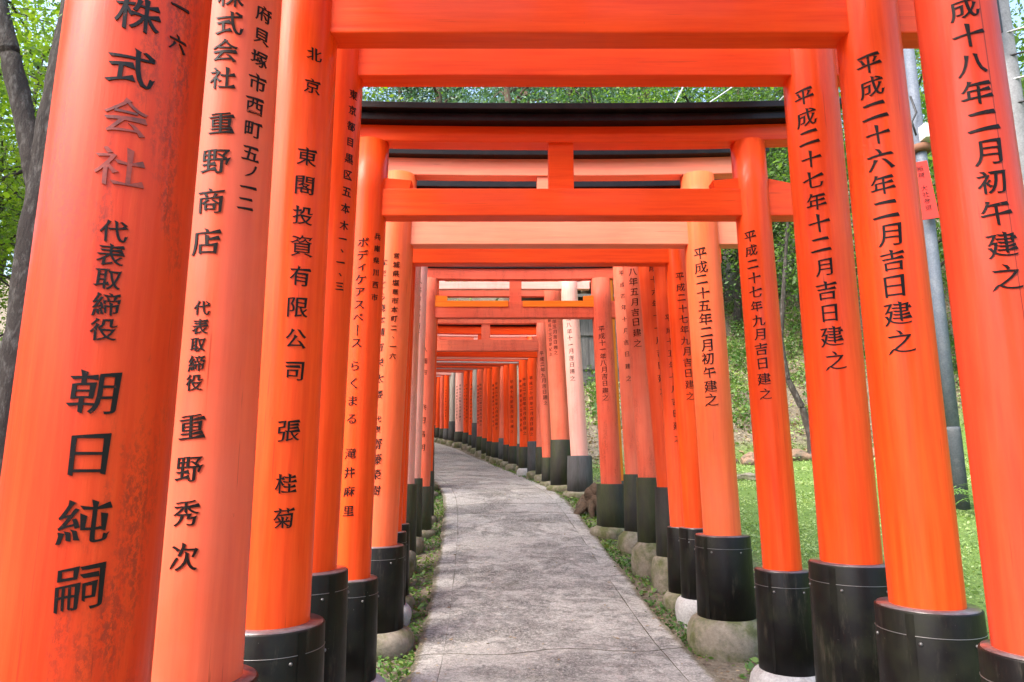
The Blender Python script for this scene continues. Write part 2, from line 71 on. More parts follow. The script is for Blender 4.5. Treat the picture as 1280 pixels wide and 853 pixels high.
 {'name': 'H4', 'd': 27.495, 'cx': -5.852, 'zg': 2.283, 'rot': 0.742, 'W': 2.12, 'nz': [1.95, 2.1], 'sz': [2.4, 2.55], 'kz': 2.65, 'R': {'r': 0.12000000000000001, 'rs': 0.15, 'zst': 0.6, 'zsb': 0.1, 'lean': 0}, 'L': {'r': 0.12000000000000001, 'rs': 0.15, 'zst': 0.6, 'zsb': 0.1, 'lean': 0}, 'tR': [], 'tL': [], 'cR': 'red', 'cL': 'orange', 'cB': 'orange', 'noext': 1},
 {'name': 'H5', 'd': 27.986, 'cx': -6.378, 'zg': 2.303, 'rot': 0.82, 'W': 2.12, 'nz': [1.95, 2.1], 'sz': [2.4, 2.55], 'kz': 2.65, 'R': {'r': 0.14, 'rs': 0.17, 'zst': 0.6, 'zsb': 0.1, 'lean': 0}, 'L': {'r': 0.14, 'rs': 0.17, 'zst': 0.6, 'zsb': 0.1, 'lean': 0}, 'tR': [], 'tL': [], 'cR': 'dusty', 'cL': 'orange', 'cB': 'red', 'noext': 1},
 {'name': 'H6', 'd': 28.434, 'cx': -6.942, 'zg': 2.322, 'rot': 0.899, 'W': 2.12, 'nz': [1.95, 2.1], 'sz': [2.4, 2.55], 'kz': 2.65, 'R': {'r': 0.1, 'rs': 0.13, 'zst': 0.6, 'zsb': 0.1, 'lean': 0}, 'L': {'r': 0.1, 'rs': 0.13, 'zst': 0.6, 'zsb': 0.1, 'lean': 0}, 'tR': [], 'tL': [], 'cR': 'orange', 'cL': 'orange', 'cB': 'orange', 'noext': 1},
 {'name': 'H7', 'd': 28.836, 'cx': -7.539, 'zg': 2.339, 'rot': 0.977, 'W': 2.12, 'nz': [1.95, 2.1], 'sz': [2.4, 2.55], 'kz': 2.65, 'R': {'r': 0.12000000000000001, 'rs': 0.15, 'zst': 0.6, 'zsb': 0.1, 'lean': 0}, 'L': {'r': 0.12000000000000001, 'rs': 0.15, 'zst': 0.6, 'zsb': 0.1, 'lean': 0}, 'tR': [], 'tL': [], 'cR': 'red', 'cL': 'orange', 'cB': 'red', 'noext': 1},
]
GP = [(0, 0), (4.8, 0.0), (6, 0.13), (8.2, 0.42), (10.4, 0.78), (12, 0.93), (14.5, 1.13), (17.5, 1.42), (20, 1.72), (25, 2.18), (40, 2.8)]
XC = [(0, 0.34), (2.5, 0.32), (4.8, 0.27), (6.7, 0.16), (8.2, 0.08), (10.4, -0.12), (11.6, -0.37), (14.5, -1.0), (17, -1.65), (20, -2.5), (25, -4.1)]

rnd = random.Random(7)

def interp(t, x):
    if x <= t[0][0]: return t[0][1]
    for (a, b), (c, e) in zip(t, t[1:]):
        if x <= c:
            s = (x - a) / (c - a); return b + (e - b) * s
    return t[-1][1]

def smooth(t, x):
    return (interp(t, x - .5) + interp(t, x) * 2 + interp(t, x + .5)) / 4

PATH_TAIL = [(g['cx'], g['d']) for g in GATES]
def centreline():
    pts = [(smooth(XC, y), y) for y in np.arange(-3, 24.6, .5)]
    pts += [(g['cx'], g['d']) for g in GATES if g['name'][0] == 'H' and len(g['name']) > 1]
    return pts

# ------------------------------------------------------------------ node helpers
def mat(name):
    m = bpy.data.materials.new(name); m.use_nodes = True
    nt = m.node_tree; b = nt.nodes['Principled BSDF']
    return m, nt, b
def N(nt, t, **k):
    n = nt.nodes.new(t)
    for a, v in k.items():
        if a in n.inputs.keys(): n.inputs[a].default_value = v
        else: setattr(n, a, v)
    return n
def coords(nt, scale=(1, 1, 1), world=True):
    if world:
        g = nt.nodes.new('ShaderNodeNewGeometry'); out = g.outputs['Position']
    else:
        g = nt.nodes.new('ShaderNodeTexCoord'); out = g.outputs['Object']
    mp = nt.nodes.new('ShaderNodeMapping'); mp.inputs['Scale'].default_value = scale
    nt.links.new(out, mp.inputs['Vector']); return mp.outputs[0]
def noise_tex(nt, vec, scale, detail=4, rough=.55):
    n = nt.nodes.new('ShaderNodeTexNoise'); n.inputs['Scale'].default_value = scale
    n.inputs['Detail'].default_value = detail; n.inputs['Roughness'].default_value = rough
    nt.links.new(vec, n.inputs['Vector']); return n.outputs['Fac']
def ramp(nt, fac, stops, interp_='LINEAR'):
    r = nt.nodes.new('ShaderNodeValToRGB'); r.color_ramp.interpolation = interp_
    el = r.color_ramp.elements
    while len(el) > 1: el.remove(el[0])
    el[0].position = stops[0][0]; c = stops[0][1]; el[0].color = (*c, 1) if hasattr(c, '__len__') else (c, c, c, 1)
    for p, c in stops[1:]:
        e = el.new(p); e.color = (*c, 1) if hasattr(c, '__len__') else (c, c, c, 1)
    nt.links.new(fac, r.inputs[0]); return r.outputs[0]
def mix(nt, fac, a, b, mode='MIX'):
    n = nt.nodes.new('ShaderNodeMix'); n.data_type = 'RGBA'; n.blend_type = mode
    if isinstance(fac, (int, float)): n.inputs[0].default_value = fac
    else: nt.links.new(fac, n.inputs[0])
    for i, v in ((6, a), (7, b)):
        if isinstance(v, tuple): n.inputs[i].default_value = (*v, 1)
        else: nt.links.new(v, n.inputs[i])
    return n.outputs[2]
def math_(nt, op, a, b):
    n = nt.nodes.new('ShaderNodeMath'); n.operation = op
    for i, v in ((0, a), (1, b)):
        if isinstance(v, (int, float)): n.inputs[i].default_value = v
        else: nt.links.new(v, n.inputs[i])
    return n.outputs[0]
def bump(nt, b, h, strength=.3, dist=.01):
    n = nt.nodes.new('ShaderNodeBump'); n.inputs['Strength'].default_value = strength; n.inputs['Distance'].default_value = dist
    nt.links.new(h, n.inputs['Height']); nt.links.new(n.outputs[0], b.inputs['Normal'])

def paint(name, col, rough=.42, coat=.08, fade=.0, stain=0., streak=.6, seams=False, horiz=False, fadecol=(.86, .36, .27)):
    m, nt, b = mat('paint_' + name)
    sc = (1, 1, .06) if not horiz else (.06, 1, 1)
    v = coords(nt, sc); vw = coords(nt)
    grain = noise_tex(nt, v, 38, 5, .6)
    broad = noise_tex(nt, v, 7, 4, .6)
    cloud = noise_tex(nt, vw, 2.2, 5, .6)
    dark = tuple(c * .82 for c in col); lite = (min(1, col[0] * 1.06), min(1, col[1] * 1.6 + .008), min(1, col[2] * 1.4 + .004))
    c = mix(nt, ramp(nt, grain, [(.3, 0.), (.7, 1.)]), dark, lite)
    c = mix(nt, 1 - streak, c, col)
    c = mix(nt, ramp(nt, broad, [(.55, 0.), (.8, streak)]), c, lite)
    if fade:
        f = math_(nt, 'MULTIPLY', ramp(nt, cloud, [(.3, .45), (.7, 1.)]), fade)
        c = mix(nt, f, c, fadecol)
    # small specks and scuffs of dirt
    sp = noise_tex(nt, coords(nt, (1, 1, .45)), 55, 3, .7)
    c = mix(nt, ramp(nt, sp, [(.74, 0.), (.79, .45 + stain * .3)]), c, (.13, .02, .01))
    hair = noise_tex(nt, coords(nt, (1, 1, .025) if not horiz else (.025, 1, 1)), 75, 3, .6)
    c = mix(nt, ramp(nt, hair, [(.69, 0.), (.73, .5)]), c, (.22, .02, .008))
    if stain:
        st = noise_tex(nt, coords(nt, (1, 1, .22)), 8.5, 7, .72)
        st2 = noise_tex(nt, coords(nt, (1, 1, .6)), 110, 4, .8)
        k = math_(nt, 'MULTIPLY', ramp(nt, st, [(.50, 0.), (.62, 1.)]), ramp(nt, st2, [(.44, 0.), (.56, 1.)]))
        c = mix(nt, math_(nt, 'MULTIPLY', k, stain), c, (.16, .025, .015))
    if seams:
        s = nt.nodes.new('ShaderNodeTexWave'); s.wave_type = 'BANDS'; s.bands_direction = 'X'
        s.inputs['Scale'].default_value = 2.7; s.inputs['Distortion'].default_value = 0.
        nt.links.new(coords(nt, (1, 1, 1), False), s.inputs['Vector'])
        c = mix(nt, ramp(nt, s.outputs['Fac'], [(0., .8), (.0009, .0)]), c, (.12, .02, .01))
    nt.links.new(c, b.inputs['Base Color'])
    b.inputs['Roughness'].default_value = rough
    nt.links.new(ramp(nt, cloud, [(.3, rough - .08), (.7, rough + .14)]), b.inputs['Roughness'])
    b.inputs['Coat Weight'].default_value = coat; b.inputs['Coat Roughness'].default_value = .12; b.inputs['Specular IOR Level'].default_value = .22
    hh = math_(nt, 'ADD', grain, math_(nt, 'MULTIPLY', broad, 1.2))
    bump(nt, b, hh, .35, .004)
    return m

BASE = (.86, .072, .012)
COL = dict(orange=((.86, .058, .006), dict(streak=.7)), brightred=((.88, .065, .007), dict(streak=.3)), red=((.82, .064, .010), dict(fade=.05)),
           redstain=((.64, .034, .006), dict(stain=.7, rough=.38, streak=.7)), redseam=((.62, .036, .009), dict(fade=.03, rough=.45, coat=.12, seams=True)),
           pink=((.78, .062, .016), dict(fade=.20, rough=.42)), peach=((.88, .09, .012), dict(fade=.16, rough=.42)),
           dusty=((.78, .085, .032), dict(fade=.32, rough=.6, coat=.05, stain=.35)), dustyred=((.70, .06, .022), dict(fade=.20, rough=.6, coat=.05, stain=.5)),
           pale=((.80, .20, .13), dict(fade=.7, rough=.6, coat=.05, stain=.3, fadecol=(.82, .50, .46))), palepink=((.84, .27, .21), dict(fade=.6, rough=.6, coat=.05, stain=.25, fadecol=(.86, .48, .44))),
           palebeam=((.84, .17, .09), dict(fade=.35, rough=.5)),
           amber=((.92, .17, .012), dict()), lavender=((.66, .58, .68), dict(rough=.6, coat=0)), grey=((.42, .33, .31), dict(rough=.8, coat=0, stain=.4)))
PV, PH = {}, {}
for k, (c, kw) in COL.items():
    PV[k] = paint(k, c, **kw)
    kk = dict(kw); kk.pop('seams', None); PH[k] = paint(k + '_beam', c, horiz=True, **kk)

def simple(name, col, rough=.5, metal=0., coat=0., nscale=None, ncol=None, amt=.6, bs=0., lo=.45, hi=.65, sc=(1, 1, 1), bscale=None, trans=0.):
    m, nt, b = mat(name)
    b.inputs['Roughness'].default_value = rough; b.inputs['Metallic'].default_value = metal; b.inputs['Coat Weight'].default_value = coat
    if nscale:
        v = coords(nt, sc); n = noise_tex(nt, v, nscale, 6, .65)
        f = ramp(nt, n, [(lo, 0.), (hi, amt)])
        n3 = noise_tex(nt, v, nscale * 6, 5, .7)
        c = mix(nt, f, col, ncol)
        c = mix(nt, .55, c, ramp(nt, n3, [(.3, .45), (.7, 1.4)]), 'MULTIPLY')
        nt.links.new(c, b.inputs['Base Color'])
        if bs: bump(nt, b, noise_tex(nt, v, bscale or nscale * 3, 6, .7), bs, .03 if 'bark' in name or 'root' in name else .01)
    else: b.inputs['Base Color'].default_value = (*col, 1)
    return m

M = {}
M['ink'] = simple('black_lettering_paint', (.006, .004, .004), .5, nscale=95, ncol=(.22, .03, .01), amt=.55, lo=.62, hi=.68)
M['ink'].node_tree.nodes['Principled BSDF'].inputs['Specular IOR Level'].default_value = .2
M['faded_ink'] = simple('worn_lettering_paint', (.28, .03, .012), .5, nscale=30, ncol=(.07, .015, .01), amt=.8)
def sleeve_black():
    m, nt, b = mat('black_glossy_sleeve')
    v = coords(nt, (1, 1, .12)); g = noise_tex(nt, v, 60, 4, .6); cl = noise_tex(nt, coords(nt), 6, 6, .7)
    c = mix(nt, ramp(nt, cl, [(.45, 0.), (.72, .7)]), (.005, .004, .004), (.016, .018, .008))
    sp = noise_tex(nt, coords(nt), 70, 3, .7)
    c = mix(nt, ramp(nt, sp, [(.71, 0.), (.76, .4)]), c, (.25, .22, .2))
    scr = noise_tex(nt, coords(nt, (1, 1, .2)), 16, 6, .75)
    c = mix(nt, ramp(nt, scr, [(.56, 0.), (.72, .55)]), c, (.07, .058, .042))
    nt.links.new(c, b.inputs['Base Color'])
    nt.links.new(ramp(nt, cl, [(.3, .34), (.7, .6)]), b.inputs['Roughness'])
    b.inputs['Specular IOR Level'].default_value = .22
    bump(nt, b, g, .15, .004); return m
M['sleeve'] = sleeve_black()
M['sleeve_top'] = simple('sleeve_ledge', (.10, .055, .055), .3, coat=.5, nscale=10, ncol=(.16, .14, .145), amt=.8, bs=.1)
M['old_sleeve'] = simple('weathered_mossy_sleeve', (.022, .020, .018), .7, nscale=5, ncol=(.035, .042, .012), amt=1., bs=.5, sc=(1, 1, .25), bscale=60, lo=.4, hi=.62)
M['grey_sleeve'] = simple('weathered_grey_wood_sleeve', (.075, .072, .076), .8, nscale=5, ncol=(.03, .032, .018), amt=.9, bs=.6, sc=(1, 1, .15), bscale=60, lo=.45, hi=.7)
M['metal'] = simple('steel_band', (.16, .155, .15), .45, metal=.6)
M['stone'] = simple('mossy_base_stone', (.21, .18, .14), .9, nscale=5, ncol=(.08, .09, .025), amt=.9, bs=.6, bscale=45, lo=.42, hi=.6)
M['pale_stone'] = simple('pale_granite', (.38, .37, .37), .85, nscale=12, ncol=(.3, .28, .27), amt=.7, bs=.4, bscale=90)
M['rock'] = simple('brown_rock', (.24, .15, .10), .9, nscale=6, ncol=(.09, .085, .06), amt=.9, bs=.8, bscale=20)
M['kasagi'] = simple('black_lacquered_cap', (.007, .004, .004), .4, coat=.08, nscale=9, ncol=(.022, .014, .012), amt=.6)
M['kasagi'].node_tree.nodes['Principled BSDF'].inputs['Specular IOR Level'].default_value = .22
M['bark'] = simple('dark_bark', (.045, .034, .029), .95, nscale=24, ncol=(.16, .145, .13), amt=.8, bs=1., sc=(1, 1, .35), bscale=28, lo=.5, hi=.7)
M['cedar_bark'] = simple('cedar_bark', (.12, .075, .05), .95, nscale=20, ncol=(.20, .15, .12), amt=.6, bs=.8, sc=(1, 1, .1))
M['concrete_pole'] = simple('concrete_pole', (.18, .18, .185), .8, nscale=6, ncol=(.12, .12, .12), amt=.7, bs=.2)
M['pole_steel'] = simple('bluish_grey_pole', (.10, .12, .155), .7, nscale=8, ncol=(.16, .175, .20), amt=.6, bs=.15)
M['pole_dark'] = simple('dark_pole_sleeve', (.05, .06, .07), .8, nscale=8, ncol=(.10, .105, .11), amt=.6)
M['sign_red'] = simple('red_plate', (.55, .022, .012), .7)
M['white'] = simple('white_enamel', (.72, .72, .70), .4)
M['rust'] = simple('rusty_bracket', (.17, .07, .035), .8)
M['black'] = simple('black_cable', (.01, .01, .011), .5)
M['wire'] = simple('pale_wire', (.42, .43, .45), .5, metal=.3)
M['old_wood'] = simple('weathered_boards', (.085, .078, .075), .85, nscale=6, ncol=(.16, .15, .14), amt=.7, bs=.5, sc=(4, 4, .3), bscale=30)
M['root'] = simple('gnarled_root', (.13, .085, .055), .95, nscale=18, ncol=(.06, .045, .03), amt=.8, bs=1., bscale=40)
M['roof'] = simple('weathered_roof_boards', (.10, .09, .08), .85, nscale=8, ncol=(.16, .15, .12), amt=.7, bs=.4)

def leafmat(name, cols, trans=.45, rough=.5):
    m, nt, b = mat(name)
    g = nt.nodes.new('ShaderNodeNewGeometry')
    n = ramp(nt, noise_tex(nt, g.outputs['Position'], 1.4, 4), [(.36, 0.), (.64, 1.)])
    k = math_(nt, 'ADD', math_(nt, 'MULTIPLY', g.outputs['Random Per Island'], .5), math_(nt, 'MULTIPLY', n, .5))
    c = ramp(nt, k, [(i / (len(cols) - 1) * .8 + .1, cc) for i, cc in enumerate(cols)])
    nt.links.new(c, b.inputs['Base Color']); b.inputs['Roughness'].default_value = rough
    t = nt.nodes.new('ShaderNodeBsdfTranslucent'); nt.links.new(mix(nt, 1., c, (1.3, 1.35, .6), 'MULTIPLY'), t.inputs[0])
    mx = nt.nodes.new('ShaderNodeMixShader'); mx.inputs[0].default_value = trans
    nt.links.new(b.outputs[0], mx.inputs[1]); nt.links.new(t.outputs[0], mx.inputs[2])
    nt.links.new(mx.outputs[0], nt.nodes['Material Output'].inputs[0]); return m
M['leaf_bright'] = leafmat('bright_maple_leaves', [(.07, .15, .015), (.16, .27, .02), (.26, .36, .04)], .55)
M['leaf_mid'] = leafmat('broad_leaves', [(.05, .12, .02), (.09, .18, .03), (.16, .26, .05)], .5)
M['leaf_cedar'] = leafmat('cedar_needles', [(.035, .09, .05), (.07, .15, .085), (.14, .24, .14)], .4)
M['leaf_dark'] = leafmat('dark_evergreen_leaves', [(.02, .05, .015), (.045, .095, .025), (.085, .15, .04)], .4)
M['grass'] = leafmat('clover_and_grass', [(.13, .22, .06), (.27, .38, .13), (.46, .54, .27)], .4)
M['verge_leaf'] = leafmat('verge_plants', [(.05, .12, .03), (.09, .19, .04), (.2, .27, .06)], .35)
M['litter'] = leafmat('fallen_leaves', [(.16, .10, .06), (.30, .21, .12), (.46, .38, .27)], .2, .8)
M['fern'] = leafmat('fern_fronds', [(.10, .20, .05), (.2, .33, .1)], .4)

def ground_mat():
    m, nt, b = mat('earth_and_moss')
    v = coords(nt); a = noise_tex(nt, v, 1.3, 6, .6); f = noise_tex(nt, v, 18, 6, .7); ff = noise_tex(nt, v, 70, 4, .7)
    at = nt.nodes.new('ShaderNodeAttribute'); at.attribute_name = 'cover'
    earth = mix(nt, ramp(nt, f, [(.35, 0.), (.65, 1.)]), (.10, .075, .05), (.26, .22, .16))
    green = mix(nt, ramp(nt, ff, [(.35, 0.), (.65, 1.)]), (.07, .14, .02), (.17, .26, .05))
    k = math_(nt, 'ADD', math_(nt, 'MULTIPLY', a, .5), at.outputs['Fac'])
    c = mix(nt, ramp(nt, k, [(.55, 0.), (.8, 1.)]), earth, green)
    c = mix(nt, .6, c, ramp(nt, ff, [(.3, .55), (.7, 1.35)]), 'MULTIPLY')
    nt.links.new(c, b.inputs['Base Color']); b.inputs['Roughness'].default_value = .95
    bump(nt, b, math_(nt, 'ADD', f, ff), .7, .03); return m
M['ground'] = ground_mat()
def path_mat(name, mul=1.):
    m, nt, b = mat(name)
    v = coords(nt); v2 = coords(nt, (1, 1.25, 1))
    big = noise_tex(nt, v2, 1.5, 6, .62); mid = noise_tex(nt, v2, 7, 7, .75); fine = noise_tex(nt, v, 90, 5, .8)
    vo = nt.nodes.new('ShaderNodeTexVoronoi'); vo.inputs['Scale'].default_value = 120; nt.links.new(v, vo.inputs['Vector'])
    base = mix(nt, ramp(nt, big, [(.35, 0.), (.65, 1.)]), (.29 * mul, .28 * mul, .262 * mul), (.42 * mul, .408 * mul, .38 * mul))
    # patches where the cement skin has worn off and the dark aggregate shows
    patch = ramp(nt, math_(nt, 'ADD', math_(nt, 'MULTIPLY', big, .55), math_(nt, 'MULTIPLY', mid, .45)), [(.46, 0.), (.60, 1.)])
    peb = ramp(nt, noise_tex(nt, v, 55, 6, .85), [(.47, 1.), (.54, 0.)])
    c = mix(nt, math_(nt, 'MULTIPLY', patch, math_(nt, 'MULTIPLY', peb, .85)), base, (.075, .068, .068))
    c = mix(nt, .9, c, ramp(nt, fine, [(.3, .45), (.7, 1.5)]), 'MULTIPLY')
    ea = nt.nodes.new('ShaderNodeAttribute'); ea.attribute_name = 'rim'
    rimf = ramp(nt, math_(nt, 'ADD', math_(nt, 'MULTIPLY', ea.outputs['Fac'], .8), math_(nt, 'MULTIPLY', mid, .5)), [(.80, 0.), (.95, .9)])
    c = mix(nt, rimf, c, mix(nt, ramp(nt, fine, [(.4, 0.), (.6, 1.)]), (.09, .085, .035), (.20, .17, .12)))
    spk = noise_tex(nt, v, 160, 3, .7)
    c = mix(nt, ramp(nt, spk, [(.64, 0.), (.70, .6)]), c, (.6, .59, .57))
    grit = noise_tex(nt, v, 34, 6, .85)
    c = mix(nt, .8, c, ramp(nt, grit, [(.40, .55), (.50, 1.), (.62, 1.25)]), 'MULTIPLY')
    moss = ramp(nt, noise_tex(nt, v, 1.9, 5, .6), [(.62, 0.), (.75, .35)])
    c = mix(nt, moss, c, (.17, .18, .09))
    nt.links.new(c, b.inputs['Base Color']); b.inputs['Roughness'].default_value = .85
    h = math_(nt, 'ADD', math_(nt, 'MULTIPLY', fine, .6), math_(nt, 'MULTIPLY', math_(nt, 'MULTIPLY', patch, peb), -1.2))
    bump(nt, b, h, .8, .012); return m
M['path'] = path_mat('worn_concrete'); M['edge'] = path_mat('worn_concrete_edge', 1.08)

# ------------------------------------------------------------------ mesh helpers
class MB:
    def __init__(s): s.v = []; s.f = []; s.sm = []
    def add(s, vs, fs, smooth=False):
        o = len(s.v); s.v += [tuple(v) for v in vs]; s.f += [tuple(i + o for i in f) for f in fs]; s.sm += [smooth] * len(fs); return s
    def box(s, x0, y0, z0, x1, y1, z1):
        v = [(x0, y0, z0), (x1, y0, z0), (x1, y1, z0), (x0, y1, z0), (x0, y0, z1), (x1, y0, z1), (x1, y1, z1), (x0, y1, z1)]
        return s.add(v, [(0, 3, 2, 1), (4, 5, 6, 7), (0, 1, 5, 4), (1, 2, 6, 5), (2, 3, 7, 6), (3, 0, 4, 7)])
    def lathe(s, prof, n=40, lean=(0, 0), cap=True, wob=None):
        vs = []; m = len(prof)
        for r, z in prof:
            for i in range(n):
                a = 2 * math.pi * i / n; rr = r * (1 if wob is None else wob(a, z))
                vs.append((rr * math.sin(a) + lean[0] * z, -rr * math.cos(a) + lean[1] * z, z))
        fs = [(j * n + i, j * n + (i + 1) % n, (j + 1) * n + (i + 1) % n, (j + 1) * n + i) for j in range(m - 1) for i in range(n)]
        s.add(vs, fs, True)
        if cap:
            o = len(s.v) - len(vs)
            s.f += [tuple(o + (m - 1) * n + i for i in range(n)), tuple(o + i for i in reversed(range(n)))]; s.sm += [False, False]
        return s
    def tube(s, pts, rad, n=8):
        pts = [Vector(p) for p in pts]; vs = []
        for k, p in enumerate(pts):
            d = (pts[min(k + 1, len(pts) - 1)] - pts[max(k - 1, 0)]).normalized()
            a = d.cross(Vector((0, 0, 1)) if abs(d.z) < .95 else Vector((0, 1, 0))).normalized(); b = d.cross(a)
            r = rad[k] if hasattr(rad, '__len__') else rad
            for i in range(n):
                t = 2 * math.pi * i / n; vs.append(p + a * r * math.cos(t) + b * r * math.sin(t))
        m = len(pts)
        fs = [(j * n + i, j * n + (i + 1) % n, (j + 1) * n + (i + 1) % n, (j + 1) * n + i) for j in range(m - 1) for i in range(n)]
        fs += [tuple(reversed(range(n))), tuple((m - 1) * n + i for i in range(n))]
        return s.add(vs, fs, True)
    def build(s, name, material, parent=None, bevel=0.):
        me = bpy.data.meshes.new(name); me.from_pydata(s.v, [], s.f)
        me.polygons.foreach_set('use_smooth', s.sm)
        bm = bmesh.new(); bm.from_mesh(me); bmesh.ops.recalc_face_normals(bm, faces=bm.faces)
        if bevel:
            bmesh.ops.bevel(bm, geom=[e for e in bm.edges if len(e.link_faces) == 2 and e.calc_face_angle(0) > .5], offset=bevel, segments=2, affect='EDGES', profile=.6)
        bm.to_mesh(me); bm.free()
        me.materials.append(material)
        o = bpy.data.objects.new(name, me); C.objects.link(o)
        if parent: o.parent = parent
        return o
def tag(o, label, cat, group=None):
    o['label'] = label; o['category'] = cat
    if group: o['group'] = group
    return o
def empty(name, loc, rz=0):
    o = bpy.data.objects.new(name, None); C.objects.link(o); o.location = loc; o.rotation_euler = (0, 0, rz); o.empty_display_size = .2; return o
def quads(name, verts, material, kind=None, tri=False, parent=None):
    n = len(verts); k = 3 if tri else 4; nf = n // k
    me = bpy.data.meshes.new(name); me.vertices.add(n); me.vertices.foreach_set('co', np.asarray(verts, dtype=np.float32).ravel())
    me.loops.add(n); me.loops.foreach_set('vertex_index', np.arange(n, dtype=np.int32))
    me.polygons.add(nf); me.polygons.foreach_set('loop_start', np.arange(0, n, k, dtype=np.int32)); me.polygons.foreach_set('loop_total', np.full(nf, k, dtype=np.int32))
    me.update(calc_edges=True); me.validate(); me.materials.append(material)
    o = bpy.data.objects.new(name, me); C.objects.link(o)
    if kind: o['kind'] = kind
    if parent: o.parent = parent
    return o

# ------------------------------------------------------------------ brush-like lettering
def glyph_source():
    cu = bpy.data.curves.new('lettering', 'FONT'); cu.size = 1.; cu.resolution_u = 3
    ob = bpy.data.objects.new('lettering', cu); C.objects.link(ob); return ob
GL = {}
def crosses(a, b, c, d):
    o = lambda p, q, r: (q.x - p.x) * (r.y - p.y) - (q.y - p.y) * (r.x - p.x)
    return o(a, b, c) * o(a, b, d) < 0 and o(c, d, a) * o(c, d, b) < 0
def bad_near(P, idx, others):
    """does any edge touching the points idx cross another edge of this contour or of a neighbouring one"""
    n = len(P)
    for e in {k % n for i in idx for k in (i - 1, i)}:
        a, b = P[e], P[(e + 1) % n]; lx, hx, ly, hy = min(a.x, b.x), max(a.x, b.x), min(a.y, b.y), max(a.y, b.y)
        for Q in [P] + others:
            m = len(Q)
            for k in range(m):
                if Q is P and (k == e or (k + 1) % m == e or (e + 1) % n == k): continue
                c, d = Q[k], Q[(k + 1) % m]
                if max(c.x, d.x) < lx or min(c.x, d.x) > hx or max(c.y, d.y) < ly or min(c.y, d.y) > hy: continue
                if crosses(a, b, c, d): return True
    return False
def brush_all(polys, deps):
    """turns even outlines into brushed ones: slanted stroke ends, heavy corners, thin horizontals"""
    PS = []
    for poly, dp in zip(polys, deps):
        P = []
        for p in poly:
            if not P or (p - P[-1]).length > .004: P.append(p)
        if len(P) > 1 and (P[0] - P[-1]).length < .004: P.pop()
        n = len(P)
        area = sum(P[i].x * P[(i + 1) % n].y - P[(i + 1) % n].x * P[i].y for i in range(n))
        if (area > 0) != (dp % 2 == 0): P.reverse()      # ink on the left of every contour
        PS.append(P)
    def offset(kx, ky):
        res = []
        for P in PS:
            n = len(P); q = []
            for i in range(n):
                a = (P[i] - P[i - 1]).normalized(); b = (P[(i + 1) % n] - P[i]).normalized(); t = a + b
                if t.length > 1e-4: t.normalize()
                q.append(Vector((P[i].x + t.y * kx, P[i].y - t.x * ky)))
            res.append(q)
        return res
    for k in (1., .7, .4, 0.):
        OUT = offset(.013 * k, -.009)
        if k == 0 or not any(bad_near(o, range(0, len(o)), []) for o in OUT): break
    for P, out in zip(PS, OUT):
        n = len(P)
        if n < 3: continue
        others = [o for o in OUT if o is not out]
        turn = []
        for i in range(n):
            a = P[i] - P[i - 1]; b = P[(i + 1) % n] - P[i]
            turn.append(math.atan2(a.x * b.y - a.y * b.x, a.dot(b)))
        for i in range(n):
            j = (i + 1) % n; e = P[j] - P[i]; L = e.length; mv = {}
            if .03 < L < .12 and turn[i] > .7 and turn[j] > .7:
                nrm = Vector((e.y, -e.x)) / L; an = math.degrees(math.atan2(nrm.y, nrm.x))
                lo, hi = (i, j) if P[i].y < P[j].y else (j, i)
                le, ri = (i, j) if P[i].x < P[j].x else (j, i)
                if abs(an) < 25: mv = {lo: Vector((.048, -.028)), hi: Vector((-.040, .036))}
                elif abs(an) > 155: mv = {hi: Vector((-.034, .028)), lo: Vector((.036, 0))}
                elif 60 < an < 120: mv = {le: Vector((-.036, .030)), ri: Vector((.016, -.026))}
                elif -115 < an < -75: mv = {le: Vector((.008, .030)), ri: Vector((0, -.008))}
                elif -155 <= an <= -115: mv = {i: e * .42 + nrm * .05, j: -e * .42 + nrm * .05}
                elif -75 <= an < -25: mv = {i: nrm * .02 - e * .25, j: nrm * .06 + e * .22}
            elif 1.2 < turn[i] < 1.9:
                a = P[i] - P[i - 1]; b = P[j] - P[i]; d = (a.normalized() - b.normalized())
                if d.x > .5 and d.y > .5: mv = {i: Vector((.030, .03))}
            for f in (1., .5):
                if not mv: break
                old = {k: out[k].copy() for k in mv}
                for k, v in mv.items(): out[k] = out[k] + v * f
                if bad_near(out, list(mv), others):
                    for k, v in old.items(): out[k] = v
                else: break
    for out in OUT:
        for p in out: p.y += .115 * p.x - .025 * math.sin(p.x * 6.2)
    return OUT
def inside(pt, poly):
    c = False; n = len(poly)
    for i in range(n):
        a, b = poly[i], poly[i - 1]
        if (a.y > pt.y) != (b.y > pt.y) and pt.x < (b.x - a.x) * (pt.y - a.y) / (b.y - a.y) + a.x: c = not c
    return c
